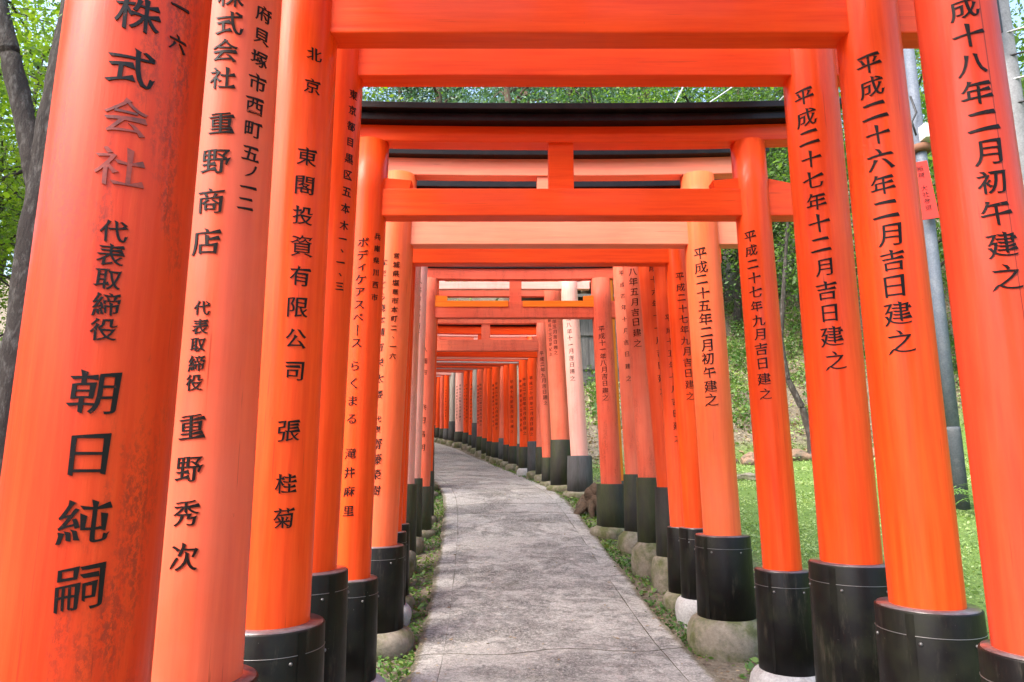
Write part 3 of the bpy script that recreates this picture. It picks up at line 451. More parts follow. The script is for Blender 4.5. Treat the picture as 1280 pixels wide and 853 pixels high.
def glyph(ch, extrude):
    key = (ch, extrude)
    if key in GL: return GL[key]
    dg = bpy.context.evaluated_depsgraph_get()
    src.data.body = ch; dg.update(); bpy.context.view_layer.update()
    c0 = src.evaluated_get(dg).to_curve(dg)
    polys = []
    for sp in c0.splines:
        pts = []
        if sp.type == 'BEZIER':
            m = len(sp.bezier_points)
            for i in range(m):
                a = sp.bezier_points[i]; b = sp.bezier_points[(i + 1) % m]
                straight = (a.handle_right - a.co).cross(b.co - a.co).length < 1e-5 and (b.handle_left - b.co).cross(b.co - a.co).length < 1e-5
                k = 1 if straight else 4
                for t in range(k):
                    u = t / k; w_ = 1 - u
                    pts.append((a.co * w_ ** 3 + a.handle_right * 3 * w_ * w_ * u + b.handle_left * 3 * w_ * u * u + b.co * u ** 3).to_2d())
        else: pts = [p.co.to_2d() for p in sp.points]
        if len(pts) > 2: polys.append(pts)
    src.evaluated_get(dg).to_curve_clear()
    xs = [p.x for q in polys for p in q]; ys = [p.y for q in polys for p in q]
    if not xs: return None
    cx, cy = (min(xs) + max(xs)) / 2, (min(ys) + max(ys)) / 2
    if ch in 'ノ、ィ｜': cx = cx; 
    dep = [sum(inside(q[0] + Vector((1e-5, 2e-5)), o) for o in polys if o is not q) for q in polys]
    bq = brush_all([[Vector((p.x - cx, p.y - cy)) for p in q] for q in polys], dep)
    bm = bmesh.new()
    for i, q in enumerate(bq):
        if dep[i] % 2 or len(q) < 3: continue
        rings = [q] + [bq[j] for j in range(len(bq)) if dep[j] == dep[i] + 1 and len(bq[j]) > 2 and inside(polys[j][0] + Vector((1e-5, 2e-5)), polys[i])]
        tris = tessellate_polygon([[Vector((p.x, p.y, 0)) for p in r_] for r_ in rings])
        flat = [p for r_ in rings for p in r_]
        top = [bm.verts.new((p.x, p.y, 1.)) for p in flat]
        for tri in tris:
            if len(set(tri)) == 3:
                try: bm.faces.new([top[k] for k in tri])
                except ValueError: pass
        if extrude:
            low = [bm.verts.new((p.x, p.y, -.5)) for p in flat]; k0 = 0
            for r_ in rings:
                m = len(r_)
                for k in range(m): bm.faces.new((top[k0 + k], top[k0 + (k + 1) % m], low[k0 + (k + 1) % m], low[k0 + k]))
                k0 += m
    for k in range(-3, 4):
        bmesh.ops.bisect_plane(bm, geom=bm.verts[:] + bm.edges[:] + bm.faces[:], plane_co=(k * .125, 0, 0), plane_no=(1, 0, 0))
    bmesh.ops.triangulate(bm, faces=bm.faces)
    bm.verts.ensure_lookup_table(); bm.verts.index_update()
    res = ([v.co[:] for v in bm.verts], [tuple(v.index for v in f.verts) for f in bm.faces])
    bm.free(); GL[key] = res; return res
src = glyph_source()
JIT = random.Random(3)
def inscription(segs, rfun, lean, parent, rich):
    """a column of characters wrapped on the pillar; one mesh per column and paint"""
    for s, a0, z0, a1, z1, size, mt in segs:
        mb = MB(); n = len(s)
        for i, ch in enumerate(s):
            t = i / (n - 1) if n > 1 else 0
            if ch == ' ': continue
            g = glyph(ch, rich)
            if g is None: continue
            a = a0 + (a1 - a0) * t; z = z0 + (z1 - z0) * t
            k = size * .97 * JIT.uniform(.93, 1.06); rot = JIT.uniform(-.035, .035); z += size * JIT.uniform(-.025, .025); a += size * JIT.uniform(-.03, .03) / rfun(z); vs = []
            for x, y, e in g[0]:
                xx = x * k - y * k * rot; zz = z + y * k + x * k * rot
                r = rfun(zz) + .0012 + (e * .0016 if rich else 0)
                an = a + xx / rfun(zz)
                vs.append((r * math.sin(an) + lean * zz, -r * math.cos(an), zz))
            mb.add(vs, g[1])
        o = mb.build('inscription', M['faded_ink'] if mt else M['ink'], parent)
        if mt: o['label'] = 'characters whose black paint has worn to reddish brown'

# ------------------------------------------------------------------ torii
NTH = 'first second third fourth fifth sixth seventh eighth ninth tenth eleventh twelfth thirteenth fourteenth fifteenth sixteenth seventeenth eighteenth nineteenth twentieth'.split()
LAB = dict(Z0='stained red torii nearest the camera, its left pillar lettered 朝日純嗣',
 Z1='torii with pinkish left pillar for 重野商店 and right pillar dated 平成十八年二月',
 A='orange torii with 北京 on its left pillar and 平成二十六年二月 on its right',
 B='orange torii with 東京都目黒区 on its left pillar, 平成二十七年十二月 on its right',
 C='orange torii under a black cap, left pillar lettered ボディケアスペース',
 D='peach orange torii with pale tie beam, right pillar dated 平成二十五年二月',
 E='slim orange torii just behind the peach one, right pillar dated 平成二十七年九月',
 F='slim red torii with right pillar dated 平成十五年十月, on a plain dark sleeve',
 G='red torii with right pillar dated 平成十六年十一月 on a tall sleeve and mossy stone',
 H='dusty torii with right pillar dated 平成十八年五月, left pillar for 丸尾高橋工務店',
 I='thin dusty torii whose faint right pillar stands left of the 平成十八年五月 one',
 J='faded red torii with amber wedges on its tie beam, right pillar dated 平成十一年八月',
 K='bright amber torii mostly hidden behind the one dated 平成十一年八月',
 M='pale pink torii with right pillar dated 平成八年十一月 on a cracked grey sleeve',
 N='dusty orange torii with a thick right pillar dated 平成十年三月 on a wide black sleeve',
 O='weathered low torii with stained tie beam, right pillar dated 平成二年九月')
CW = dict(orange='orange', dusty='dusty faded', red='red', grey='unpainted grey', pink='pinkish', palepink='pale pink', brightred='bright red', dustyred='dull red')
fi = 0
for gi, g in enumerate(GATES):
    near = g['d'] < 5.5; mid = g['d'] < 12
    T = empty('torii_gate', (g['cx'], g['d'], g['zg']), g['rot'])
    if g['name'] in LAB: lb = LAB[g['name']]
    elif g['name'][0] == 'F':
        lb = 'distant torii, %s right pillar, %s beyond the one dated 平成二年九月' % (CW[g['cR']], NTH[int(g['name'][1:])])
    else: lb = 'one of the farthest torii, where the tunnel bends away left'
    tag(T, lb, 'torii', 'vermilion torii gates over the path')
    beamtop = g.get('sz', [g['nz'][1] + .4])[0]
    for sgn, key in ((-1, 'L'), (1, 'R')):
        s = g[key]; px = sgn * g['W'] / 2; r = s['r']; rs = s['rs']; lean = s['lean']; colk = g['c' + key]
        zt = beamtop + .01; ns = 56 if near else (32 if mid else 16)
        off = -lean * s['zst']
        def rf(z, r=r, z0=s['zst']): return r * (1 - .004 * (z - z0))
        P = [(rf(z), z) for z in np.linspace(s['zsb'] + .02, zt, 10)]
        pil = MB().lathe(P, ns, (lean, 0)).build('pillar', PV[colk], T); pil.location = (px + off, 0, 0)
        inscription(g['t' + key], rf, lean, pil, g['d'] < 5)
        # black sleeve round the foot
        old = g['d'] > 6 ; smt = M['sleeve'] if not old else (M['grey_sleeve'] if (g['name'] == 'M' or colk == 'grey' or (gi * 7 + sgn) % 5 == 0) else M['old_sleeve'])
        zb, z1 = s['zsb'] - .05, s['zst']; b = .005
        sl = MB().lathe([(rs * 1.05, zb), (rs * 1.03, (zb + z1) / 2), (rs, z1 - b), (rs - b * .35, z1 - b * .3), (rs - b, z1)], ns)
        slo = sl.build('sleeve', smt, T); slo.location = (px, 0, 0)
        if old is False:
            lg = MB().lathe([(rs - b - .001, z1 - .004), (rs - b - .002, z1 + .0035), (r * .9, z1 + .006)], ns, cap=False).build('ledge', M['sleeve_top'], slo)
        if near:      # the lapped seam of the sheet
            sa = (.9 + .25 * math.sin(gi * 3.1)) * -sgn
            sm_ = MB().lathe([(rs * 1.05 + .0018, zb + .03), (rs * 1.03 + .0018, (zb + z1) / 2), (rs + .0018, z1 - .006)], 160, cap=False)
            keep = [f for f in sm_.f if abs(math.atan2(math.sin(math.atan2(sm_.v[f[0]][0], -sm_.v[f[0]][1]) - sa), math.cos(math.atan2(sm_.v[f[0]][0], -sm_.v[f[0]][1]) - sa))) < .07]
            sm_.f = keep; sm_.sm = [True] * len(keep); sm_.build('seam', smt, slo)
        if mid:
            zz = z1 - .075
            bd = MB().lathe([(rs * 1.004 + .0005, zz - .0014), (rs * 1.004 + .002, zz - .0006), (rs * 1.004 + .002, zz + .0006), (rs * 1.004 + .0005, zz + .0014)], ns, cap=False).build('band', M['metal'] if near else smt, slo)
        if near:
            for k in range(6):
                a = k * math.pi / 3 + .35 * sgn
                bo = MB().lathe([(.0001, 0), (.006, .0), (.0065, .003), (.004, .0065), (.0001, .0075)], 10, cap=False).build('bolt', M['metal'], slo)
                bo.rotation_euler = (math.pi / 2, 0, a); bo.location = ((rs * 1.006) * math.sin(a), -(rs * 1.006) * math.cos(a), zz - .022)
        # stone under the sleeve
        st = rs * 1.05; hz = s['zsb']; seed = gi * 2.3 + sgn
        pale = g['name'] in ('C', 'E', 'Z1') or (g['name'] == 'F2')
        if near or g['name'] in ('G', 'F'):
            prof = [(st * 1.15, -.12), (st * 1.28, -.02), (st * 1.36, hz * .25), (st * 1.37, hz * .5), (st * 1.31, hz * .76), (st * 1.19, hz * .95), (st * 1.05, hz + .008), (.01, hz + .012)]
            wob = (lambda a, z, q=seed: 1 + .018 * math.sin(a * 3 + q) + .01 * math.sin(a * 7 + q * 2))
        else:
            q = .8 + .35 * (math.sin(seed * 5) + 1)
            prof = [(st * 1.0, -.15), (st * 1.25 * q ** .3, -.03), (st * 1.32 * q ** .3, hz * .35), (st * 1.25 * q ** .3, hz * .8), (st * .9, hz + .02), (.01, hz + .03)]
            wob = (lambda a, z, q=seed: 1 + .10 * noise.noise(Vector((math.sin(a) * 1.3, math.cos(a) * 1.3, q + z * 4))) + .12 * math.sin(a + q * 3))
        sto = MB().lathe(prof, 28 if mid else 14, cap=False, wob=wob).build('base_stone', M['pale_stone'] if pale else M['stone'], T); sto.location = (px, 0, 0)
    # beams
    hw = g['W'] / 2; cb = PH[g['cB']]; ext = .30 if not g.get('noext') else .20
    bt = .055
    n0, n1 = g['nz']
    MB().box(-hw - ext, -bt, n0, hw + ext, bt, n1).build('tie_beam', cb, T, bevel=.006)
    tilt = .0
    if 'sz' in g:
        s0, s1 = g['sz']; k1 = g['kz']
        ho = hw + .42
        def arch(x): return .028 * (abs(x) / ho) ** 2.4
        def bar(y0, y1, za, zb, ex, slope=.0, nseg=16):
            mb = MB(); vs = []
            for i in range(nseg + 1):
                x = -ho - ex + (2 * ho + 2 * ex) * i / nseg; a = arch(x)
                vs += [(x, y0, za + a), (x, y1, za + a), (x, y1, zb + a), (x, 0, zb + a + slope), (x, y0, zb + a)]
            fs = []
            for i in range(nseg):
                for k in range(5): fs.append((i * 5 + k, i * 5 + (k + 1) % 5, i * 5 + 5 + (k + 1) % 5, i * 5 + 5 + k))
            fs += [(0, 1, 2, 3, 4), tuple(nseg * 5 + k for k in (4, 3, 2, 1, 0))]
            return mb.add(vs, fs)
        bar(-.055, .055, s0, s1, 0).build('upper_lintel', cb, T, bevel=.005)
        kd = .155 if g['d'] < 6 else .115
        capm = M['kasagi'] if g['cB'] != 'lavender' else cb
        cap_h = max(k1 - s1, .06)
        bar(-kd + .04, kd - .04, s1 + .002, s1 + cap_h * .55, .05).build('cap_board', capm, T, bevel=.004)
        bar(-kd, kd, s1 + cap_h * .55 + .003, k1, .09, .035).build('roof_cap', capm, T, bevel=.004)
        gw = .075
        MB().box(-gw, -.04, n1 + .001, gw, .04, s0 + .004).build('centre_strut', cb, T, bevel=.004)
        # wedges where the tie beam passes the pillars
        wm = PH[g['wedge']] if g.get('wedge') else cb
        if g['d'] < 21:
            for sgn, key in ((-1, 'L'), (1, 'R')):
                s = g[key]; x0 = hw - s['r'] * .6; x1 = hw - s['r'] - .17; hgt = .055
                if g['name'] == 'J':
                    for q in (-1,):
                        MB().add([(sgn * .09, -.062, n1 - .075), (sgn * x0, -.062, n1 - .075), (sgn * x0, -.062, n1 + .075), (sgn * x1, -.062, n1 + .058), (sgn * x1, -.062, n1 - .0), (sgn * .09, -.062, n1 - .0),
                                  (sgn * .09, -.03, n1 - .075), (sgn * x0, -.03, n1 - .075), (sgn * x0, -.03, n1 + .075), (sgn * x1, -.03, n1 + .058), (sgn * x1, -.03, n1 - .0), (sgn * .09, -.03, n1 - .0)],
                                 [(0, 1, 4, 5), (1, 2, 3, 4), (6, 7, 10, 11), (7, 8, 9, 10), (0, 1, 7, 6), (1, 2, 8, 7), (2, 3, 9, 8), (3, 4, 10, 9), (4, 5, 11, 10), (5, 0, 6, 11)]).build('wedge', wm, T)
                else:
                    mb = MB(); y = .045; pts = [(x0, n1 + .001), (x0, n1 + hgt + .02), (x1, n1 + hgt), (x1 + .012, n1 + .001)]
                    mb.add([(sgn * a, -y, b_) for a, b_ in pts] + [(sgn * a, y, b_) for a, b_ in pts], [(0, 1, 2, 3), (7, 6, 5, 4), (0, 4, 5, 1), (1, 5, 6, 2), (2, 6, 7, 3), (3, 7, 4, 0)]).build('wedge', wm, T)
                    xo = hw + s['r'] * .6; x2 = hw + s['r'] + .15
                    mb = MB(); pts = [(xo, n1 + .001), (xo, n1 + hgt + .01), (x2, n1 + hgt - .03), (x2, n1 + .001)]
                    mb.add([(sgn * a, -y, b_) for a, b_ in pts] + [(sgn * a, y, b_) for a, b_ in pts], [(0, 1, 2, 3), (7, 6, 5, 4), (0, 4, 5, 1), (1, 5, 6, 2), (2, 6, 7, 3), (3, 7, 4, 0)]).build('wedge', wm, T)

# ------------------------------------------------------------------ terrain
CL = centreline()
CLA = np.array(CL)
def lateral(x, y):
    """signed distance from the path centre line (right positive) and the height profile there"""
    if y < 23.9: return x - smooth(XC, y), smooth(GP, y)
    d = np.hypot(CLA[:, 0] - x, CLA[:, 1] - y); i = int(d.argmin()); i = min(max(i, 1), len(CL) - 2)
    tx, ty = CLA[i + 1] - CLA[i - 1]; L = math.hypot(tx, ty)
    return ((x - CLA[i, 0]) * ty - (y - CLA[i, 1]) * tx) / L, smooth(GP, min(CLA[i, 1], 40))
def ss(a, b, x):
    t = min(1, max(0, (x - a) / (b - a))); return t * t * (3 - 2 * t)
def height(x, y):
    l, z = lateral(x, y)
    h = z - .02
    if l > 0:
        h += .035 * max(0, l - 1.5) * ss(1.5, 3, l)
        # hill side behind the lawn
        e = 15.2 + .12 * (x - 3) if True else 0
        q = max(0, (y - e)) * ss(1.6, 4.5, l) + max(0, l - 11) * .9
        h += .50 * q * (1 - .25 * ss(8, 30, q)) + .12 * ss(.0, .5, q)
    else:
        h += .10 * max(0, -l - 1.6) + .25 * max(0, -l - 5)
    h += .05 * noise.noise(Vector((x * .7, y * .7, 0))) * ss(1.0, 2, abs(l)) + .015 * noise.noise(Vector((x * 3, y * 3, 5))) * ss(.95, 1.3, abs(l))
    far = max(0, math.hypot(x, y) - 45)
    return min(h, 26 + .02 * far)
def grid(xs, ys):
    vs = []; cov = []
    for y in ys:
        for x in xs:
            vs.append((x, y, height(x, y))); l, _ = lateral(x, y)
            e = 15.2 + .12 * (x - 3)
            c = .08 + .5 * ss(1.6, 2.6, l) * (1 - ss(e - .5, e + 1.5, y)) if l > 0 else .12
            cov.append(c)
    nx = len(xs); fs = [(j * nx + i, j * nx + i + 1, (j + 1) * nx + i + 1, (j + 1) * nx + i) for j in range(len(ys) - 1) for i in range(nx - 1)]
    return vs, fs, cov
xs = np.concatenate([[-300, -150, -80, -50, -35], np.arange(-25, -4, 1.), np.arange(-4, 6, .14), np.arange(6, 16, .6), np.arange(16, 40, 2.), [50, 80, 150, 300]])
ys = np.concatenate([[-300, -100, -40, -15, -6], np.arange(-3, 16, .16), np.arange(16, 34, .4), np.arange(34, 60, 2.), [80, 120, 200, 400]])
vs, fs, cov = grid(xs, ys)
gr = MB().add(vs, fs, True).build('ground', M['ground']); gr['kind'] = 'structure'
at_ = gr.data.attributes.new('cover', 'FLOAT', 'POINT'); at_.data.foreach_set('value', cov)

# ------------------------------------------------------------------ the concrete path: slabs between cracks, with edge strips
pr = empty('path', (0, 0, 0)); pr['kind'] = 'structure'
cl = []   # resampled centre line with arc length
for (x0, y0), (x1, y1) in zip(CL, CL[1:]):
    n = max(1, int(math.hypot(x1 - x0, y1 - y0) / .1))
    for k in range(n): cl.append((x0 + (x1 - x0) * k / n, y0 + (y1 - y0) * k / n))
# smooth
A = np.array(cl)
for _ in range(60): A[1:-1] = (A[:-2] + 2 * A[1:-1] + A[2:]) / 4
T_ = np.gradient(A, axis=0); T_ /= np.linalg.norm(T_, axis=1)[:, None]
ARC = np.concatenate([[0], np.cumsum(np.linalg.norm(np.diff(A, axis=0), axis=1))])
def pz(y): return smooth(GP, y)
def ppt(s, o):
    x = np.interp(s, ARC, A[:, 0]); y = np.interp(s, ARC, A[:, 1]); tx = np.interp(s, ARC, T_[:, 0]); ty = np.interp(s, ARC, T_[:, 1])
    X = x + ty * o; Y = y - tx * o
    z = pz(y) + .022 + .012 * (1 - (o / 1.0) ** 2) + .007 * noise.noise(Vector((X * 1.7, Y * 1.7, 3))) + .003 * noise.noise(Vector((X * 6, Y * 6, 1)))
    return X, Y, z
total = ARC[-1]
cr = [0, 3.2, 5.6, 7.65, 12.2, 12.75, 16.1, 20.2, 24.5, 29, 33.5, total]
cr = [c for c in cr if c <= total]
HWL, HWR = .88, .88; JL, JR = -.70, .70
def crack(i, o):   # wavering crack line
    if i == 0 or i == len(cr) - 1: return cr[i]
    return cr[i] + .11 * noise.noise(Vector((o * 1.8, i * 7.1, 0))) + .035 * noise.noise(Vector((o * 7, i * 3.3, 2))) + (.10 * o if i % 2 else -.07 * o)
def edge_w(s, side): return .025 * noise.noise(Vector((s * 1.1, side * 9, 0))) + .022 * noise.noise(Vector((s * 5, side * 9, 0))) + .014 * noise.noise(Vector((s * 14, side * 9, 0)))
def slab(i, o0, o1, name, m, side=0):
    gap = .0045 + .002 * (i % 3 == 0); no = max(4, int((o1 - o0) / .035))
    L = cr[i + 1] - cr[i]; nsg = int(L / (.05 if cr[i] < 14 else .15))
    vs = []; fs = []
    for a in range(nsg + 1):
        for b in range(no + 1):
            o = o0 + (o1 - o0) * b / no
            s0, s1 = crack(i, o) + gap, crack(i + 1, o) - gap; s = s0 + (s1 - s0) * a / nsg
            oo = o
            if side and ((side > 0 and b == no) or (side < 0 and b == 0)): oo += edge_w(s, side)
            if side == 0 or True:
                jw = .006 * noise.noise(Vector((s * 2.3, 4, o0)))
                if (side == 0 and b in (0, no)) or (side > 0 and b == 0) or (side < 0 and b == no): oo += jw
            X, Y, z = ppt(s, oo)
            if a in (0, nsg) or b in (0, no): z -= .003
            vs.append((X, Y, z))
    nn = no + 1
    fs = [(a * nn + b, (a) * nn + b + 1, (a + 1) * nn + b + 1, (a + 1) * nn + b) for a in range(nsg) for b in range(no)]
    # skirt
    ring = [b for b in range(nn)] + [a * nn + no for a in range(1, nsg + 1)] + [nsg * nn + b for b in range(no - 1, -1, -1)] + [a * nn for a in range(nsg - 1, 0, -1)]
    rim = [max(0, 1 - (HWR - abs(o0 + (o1 - o0) * b / no)) / .16) for a in range(nsg + 1) for b in range(no + 1)]
    nr = len(ring); sk = [vs[q] for q in ring] + [(vs[q][0], vs[q][1], vs[q][2] - .09) for q in ring]
    o_ = MB().add(vs, fs, True).add(sk, [(q, (q + 1) % nr, nr + (q + 1) % nr, nr + q) for q in range(nr)]).build(name, m, pr)
    o_.data.attributes.new('rim', 'FLOAT', 'POINT').data.foreach_set('value', rim + [1.] * len(sk)); return o_
for i in range(len(cr) - 1):
    slab(i, JL, JR, 'concrete_slab', M['path'])
    slab(i, -HWL, JL - .003, 'edge_strip', M['edge'], -1)
    slab(i, JR + .003, HWR, 'edge_strip', M['edge'], 1)

# ------------------------------------------------------------------ leaf scatter (ground cover)
def leafq(P, size, rng, up=.5, asp=.6, bend=0):
    """P (n,3) -> quads: rhombic leaves"""
    n = len(P); nrm = rng.normal(size=(n, 3)); nrm[:, 2] = np.abs(nrm[:, 2]) + up; nrm /= np.linalg.norm(nrm, axis=1)[:, None]
    t = rng.normal(size=(n, 3)); t -= (t * nrm).sum(1)[:, None] * nrm; t /= np.linalg.norm(t, axis=1)[:, None]
    b = np.cross(nrm, t); s = (size * rng.uniform(.55, 1.05, n) * np.exp(rng.normal(0, .28, n)))[:, None]
    q = np.stack([P - t * s * .5, P + b * s * asp * .5, P + t * s * .5, P - b * s * asp * .5], 1)
    return q.reshape(-1, 3)
rng = np.random.default_rng(5)
def scatter(n, xr, yr, keep, size, zoff, mat_, name, label=None, up=.5, asp=.6):
    pts = []
    X = rng.uniform(*xr, n); Y = rng.uniform(*yr, n)
    for x, y in zip(X, Y):
        l, _ = lateral(x, y)
        k = keep(x, y, l)
        if k > 0 and rng.random() < k: pts.append((x, y, height(x, y) + zoff * rng.random()))
    P = np.array(pts); o = quads(name, leafq(P, size, rng, up, asp), mat_, 'stuff'); return o
def hill_edge(x): return 15.2 + .12 * (x - 3)
def lawn_keep(x, y, l):
    if l < 1.55: return 0
    if y > hill_edge(x) + .3: return .06
    n = noise.noise(Vector((x * 1.3, y * 1.3, 7))) + .5 * noise.noise(Vector((x * 4, y * 4, 2)))
    return min(1, max(.06, .55 + n * 1.5)) * (.35 if l < 2.2 and y < 6 else 1)
lw = scatter(170000, (1.2, 9), (2.5, 17.5), lawn_keep, .036, .04, M['grass'], 'lawn_plants', up=.9)
hl = scatter(90000, (1.5, 16), (14, 26), lambda x, y, l: .85 * ss(15.6, 17.2, y) if noise.noise(Vector((x * .6, y * .6, 1))) > -.1 and l > 2 else .08, .085, .12, M['grass'], 'hillside_plants', up=.5)
hb = scatter(60000, (2, 15), (16.3, 24), lambda x, y, l: 1 if noise.noise(Vector((x * .8, y * .8, 9))) > .08 and l > 2 else 0, .10, .55, M['verge_leaf'], 'undergrowth', up=.3)
ll = scatter(26000, (1.0, 14), (14.5, 27), lambda x, y, l: .7 if l > 1.8 else 0, .10, .03, M['litter'], 'leaf_litter', up=1.5)
def verge_keep(x, y, l):
    a = abs(l)
    if a < .80 or a > 1.75: return 0
    n = noise.noise(Vector((x * 2.1, y * 1.3, 3)))
    base = .3 if y < 4.6 else 1.1
    return max(0, base + n * 1.3 - (.9 if a < .88 else 0)) * (1 - ss(1.2, 1.75, a) * .5)
vp = scatter(130000, (-2.5, 2.4), (2.6, 16), verge_keep, .040, .04, M['verge_leaf'], 'verge_plants', up=.8)
def lit_keep(x, y, l):
    a = abs(l)
    if a > 1.8: return 0
    if a < .9: return .012
    return .35
lt = scatter(30000, (-2.0, 2.4), (2.6, 14), lit_keep, .035, .008, M['litter'], 'fallen_leaves', up=4)
# litter lying on the concrete sits on its surface
pts = []
for _ in range(700):
    s = rng.uniform(4, 16); o = rng.choice([-1, 1]) * (1 - rng.random() ** 2.0) * .9; X, Y, z = ppt(s, o); pts.append((X, Y, z + .006))
quads('path_litter', leafq(np.array(pts), .026, rng, 5), M['litter'], 'stuff')
lf = scatter(30000, (-14, -1.5), (3, 26), lambda x, y, l: .5 if l < -1.7 else 0, .09, .12, M['verge_leaf'], 'undergrowth', up=.4)

# ------------------------------------------------------------------ trees
def crown_pts(rs_, H, rad, z0, ncl, nl, kind):
    P = []
    cl_ = []
    for _ in range(ncl):
        if kind == 'cedar':
            t = rs_.random() ** .8; z = z0 + (H - z0) * t; rr = rad * (1 - t) ** .75 * rs_.uniform(.25, 1.) + .15
            a = rs_.uniform(0, 6.283); c = (rr * math.cos(a), rr * math.sin(a), z - rr * .25); e = (rad * .26, rad * .26, rad * .17)
        else:
            u = rs_.normal(size=3); u /= np.linalg.norm(u); k = rs_.random() ** .4
            c = (u[0] * rad * k, u[1] * rad * k, z0 + (H - z0) * (.5 + .5 * u[2] * k)); e = (rad * .25, rad * .25, rad * .13)
        cl_.append(c); q = rs_.normal(size=(nl, 3)) * np.array(e) * .75 + np.array(c)
        if kind == 'cedar': q[:, 2] -= .35 * np.hypot(q[:, 0] - c[0], q[:, 1] - c[1])
        P.append(q)
    return np.concatenate(P), cl_
PROTO = {}
def tree_meshes(kind, seed):
    k = (kind, seed)
    if k in PROTO: return PROTO[k]
    rs_ = np.random.default_rng(seed)
    H, rad, z0, ncl, nl, size, lm, bk, tr = dict(
        cedar=(15, 2.9, 2.2, 140, 85, .19, 'leaf_cedar', 'cedar_bark', .22), broad=(11, 3.6, 2.6, 95, 130, .13, 'leaf_mid', 'bark', .17),
        dark=(10, 3.3, 1.2, 95, 110, .14, 'leaf_dark', 'bark', .16), maple=(7.5, 3.0, 1.6, 110, 120, .085, 'leaf_bright', 'bark', .11))[kind]
    P, cls = crown_pts(rs_, H, rad, z0, ncl, nl, kind)
    c = quads('crown', leafq(P, size, rs_, .3 if kind != 'cedar' else .0, .55 if kind != 'cedar' else .32), M[lm])
    mb = MB(); zt = np.linspace(-.4, H * .9, 9); bend = rs_.normal(size=2) * .25
    mb.tube([(bend[0] * math.sin(z / 4), bend[1] * math.sin(z / 3), z) for z in zt], [tr * (1.25 if z < 0 else 1) * (1 - .85 * max(0, z) / H) for z in zt], 10)
    for q in cls[::4]:
        zz = max(z0 * .8, q[2] - .35 * math.hypot(q[0], q[1]) - .3); p0 = Vector((bend[0] * math.sin(zz / 4), bend[1] * math.sin(zz / 3), zz)); p2 = Vector(q); pm = (p0 + p2) / 2 + Vector((0, 0, .2))
        mb.tube([p0, pm, p2], [tr * .3, tr * .2, tr * .06], 5)
    t = mb.build('trunk', M[bk])
    PROTO[k] = (c, t, [False]); return PROTO[k]
def plant_tree(kind, seed, x, y, sc, label, rz):
    c, t, used = tree_meshes(kind, seed)
    r = empty({'cedar': 'cedar_tree', 'broad': 'broadleaf_tree', 'dark': 'evergreen_tree', 'maple': 'maple_tree'}[kind], (x, y, height(x, y)), rz); r.scale = (sc, sc, sc)
    for o in (c, t):
        q = o if not used[0] else o.copy()
        if used[0]: C.objects.link(q)
        q.parent = r
    used[0] = True
    tag(r, label, 'tree', 'trees of the wood around the path')
tr_ = random.Random(21)
TREES = []
# right hillside
for k in range(20):
    x = tr_.uniform(2.5, 24); y = tr_.uniform(25, 42) + .15 * x
    TREES.append((tr_.choice(['cedar', 'dark', 'broad', 'cedar']), x, y, tr_.uniform(.8, 1.2), 'right'))
for x, y in ((2.9, 21.6), (4.6, 22.6), (6.0, 21.4), (7.6, 22.5), (9.0, 20.6), (3.6, 25), (6.4, 24.6), (9.4, 23.5), (12.4, 21.5), (15.0, 18.5), (16.5, 12.5), (15, 7)):
    TREES.append(('dark' if int(x) % 2 else 'broad', x, y, .85, 'right'))
# ahead and left
for x, y in ((-7.5, 24), (-5.6, 31), (-.2, 23.5), (2.4, 25.5), (5.2, 24.5), (.8, 28.5)):
    TREES.append(('cedar', x, y, 1.15, 'ahead'))
for k in range(14):
    a = tr_.uniform(-16, 1); y = tr_.uniform(30, 44)
    TREES.append((tr_.choice(['cedar', 'broad', 'dark']), a, y, tr_.uniform(.9, 1.3), 'ahead'))
for x, y in ((-7.5, 8.5), (-9.5, 13), (-6.2, 12.5), (-5.0, 17), (-12, 7), (-9, 19), (-13, 15), (-10, 4.5)):
    TREES.append(('maple', x, y, tr_.uniform(1., 1.35), 'left'))
for x, y in ((-8.2, 10.5), (-6.6, 9.6), (-10.4, 10.6), (-8.2, 15.5), (-11.5, 12.5)):
    TREES.append(('maple', x, y, .62, 'left'))
for x, y in ((11.5, 13.5), (10.5, 17), (13, 10)):
    TREES.append(('broad', x, y, .95, 'right'))
for x, y in ((-17, 12), (-16, 20), (-15, 26), (-19, 6), (-13, 3)):
    TREES.append(('broad', x, y, 1.1, 'left'))
wordk = dict(cedar='blue green cedar', dark='dark evergreen', broad='mid green broadleaf tree', maple='sunlit yellow green maple')
cnt = {}
for i, (kind, x, y, sc, where) in enumerate(sorted(TREES, key=lambda q: q[1] / max(q[2], 2))):
    n = cnt[(kind, where)] = cnt.get((kind, where), -1) + 1
    pl = dict(right='on the right hillside', ahead='beyond the tunnel end', left='left of the path')[where]
    plant_tree(kind, i % 2, x, y, sc, '%s %s, %s of its kind from the left' % (wordk[kind], pl, NTH[n]), tr_.uniform(0, 6.28))

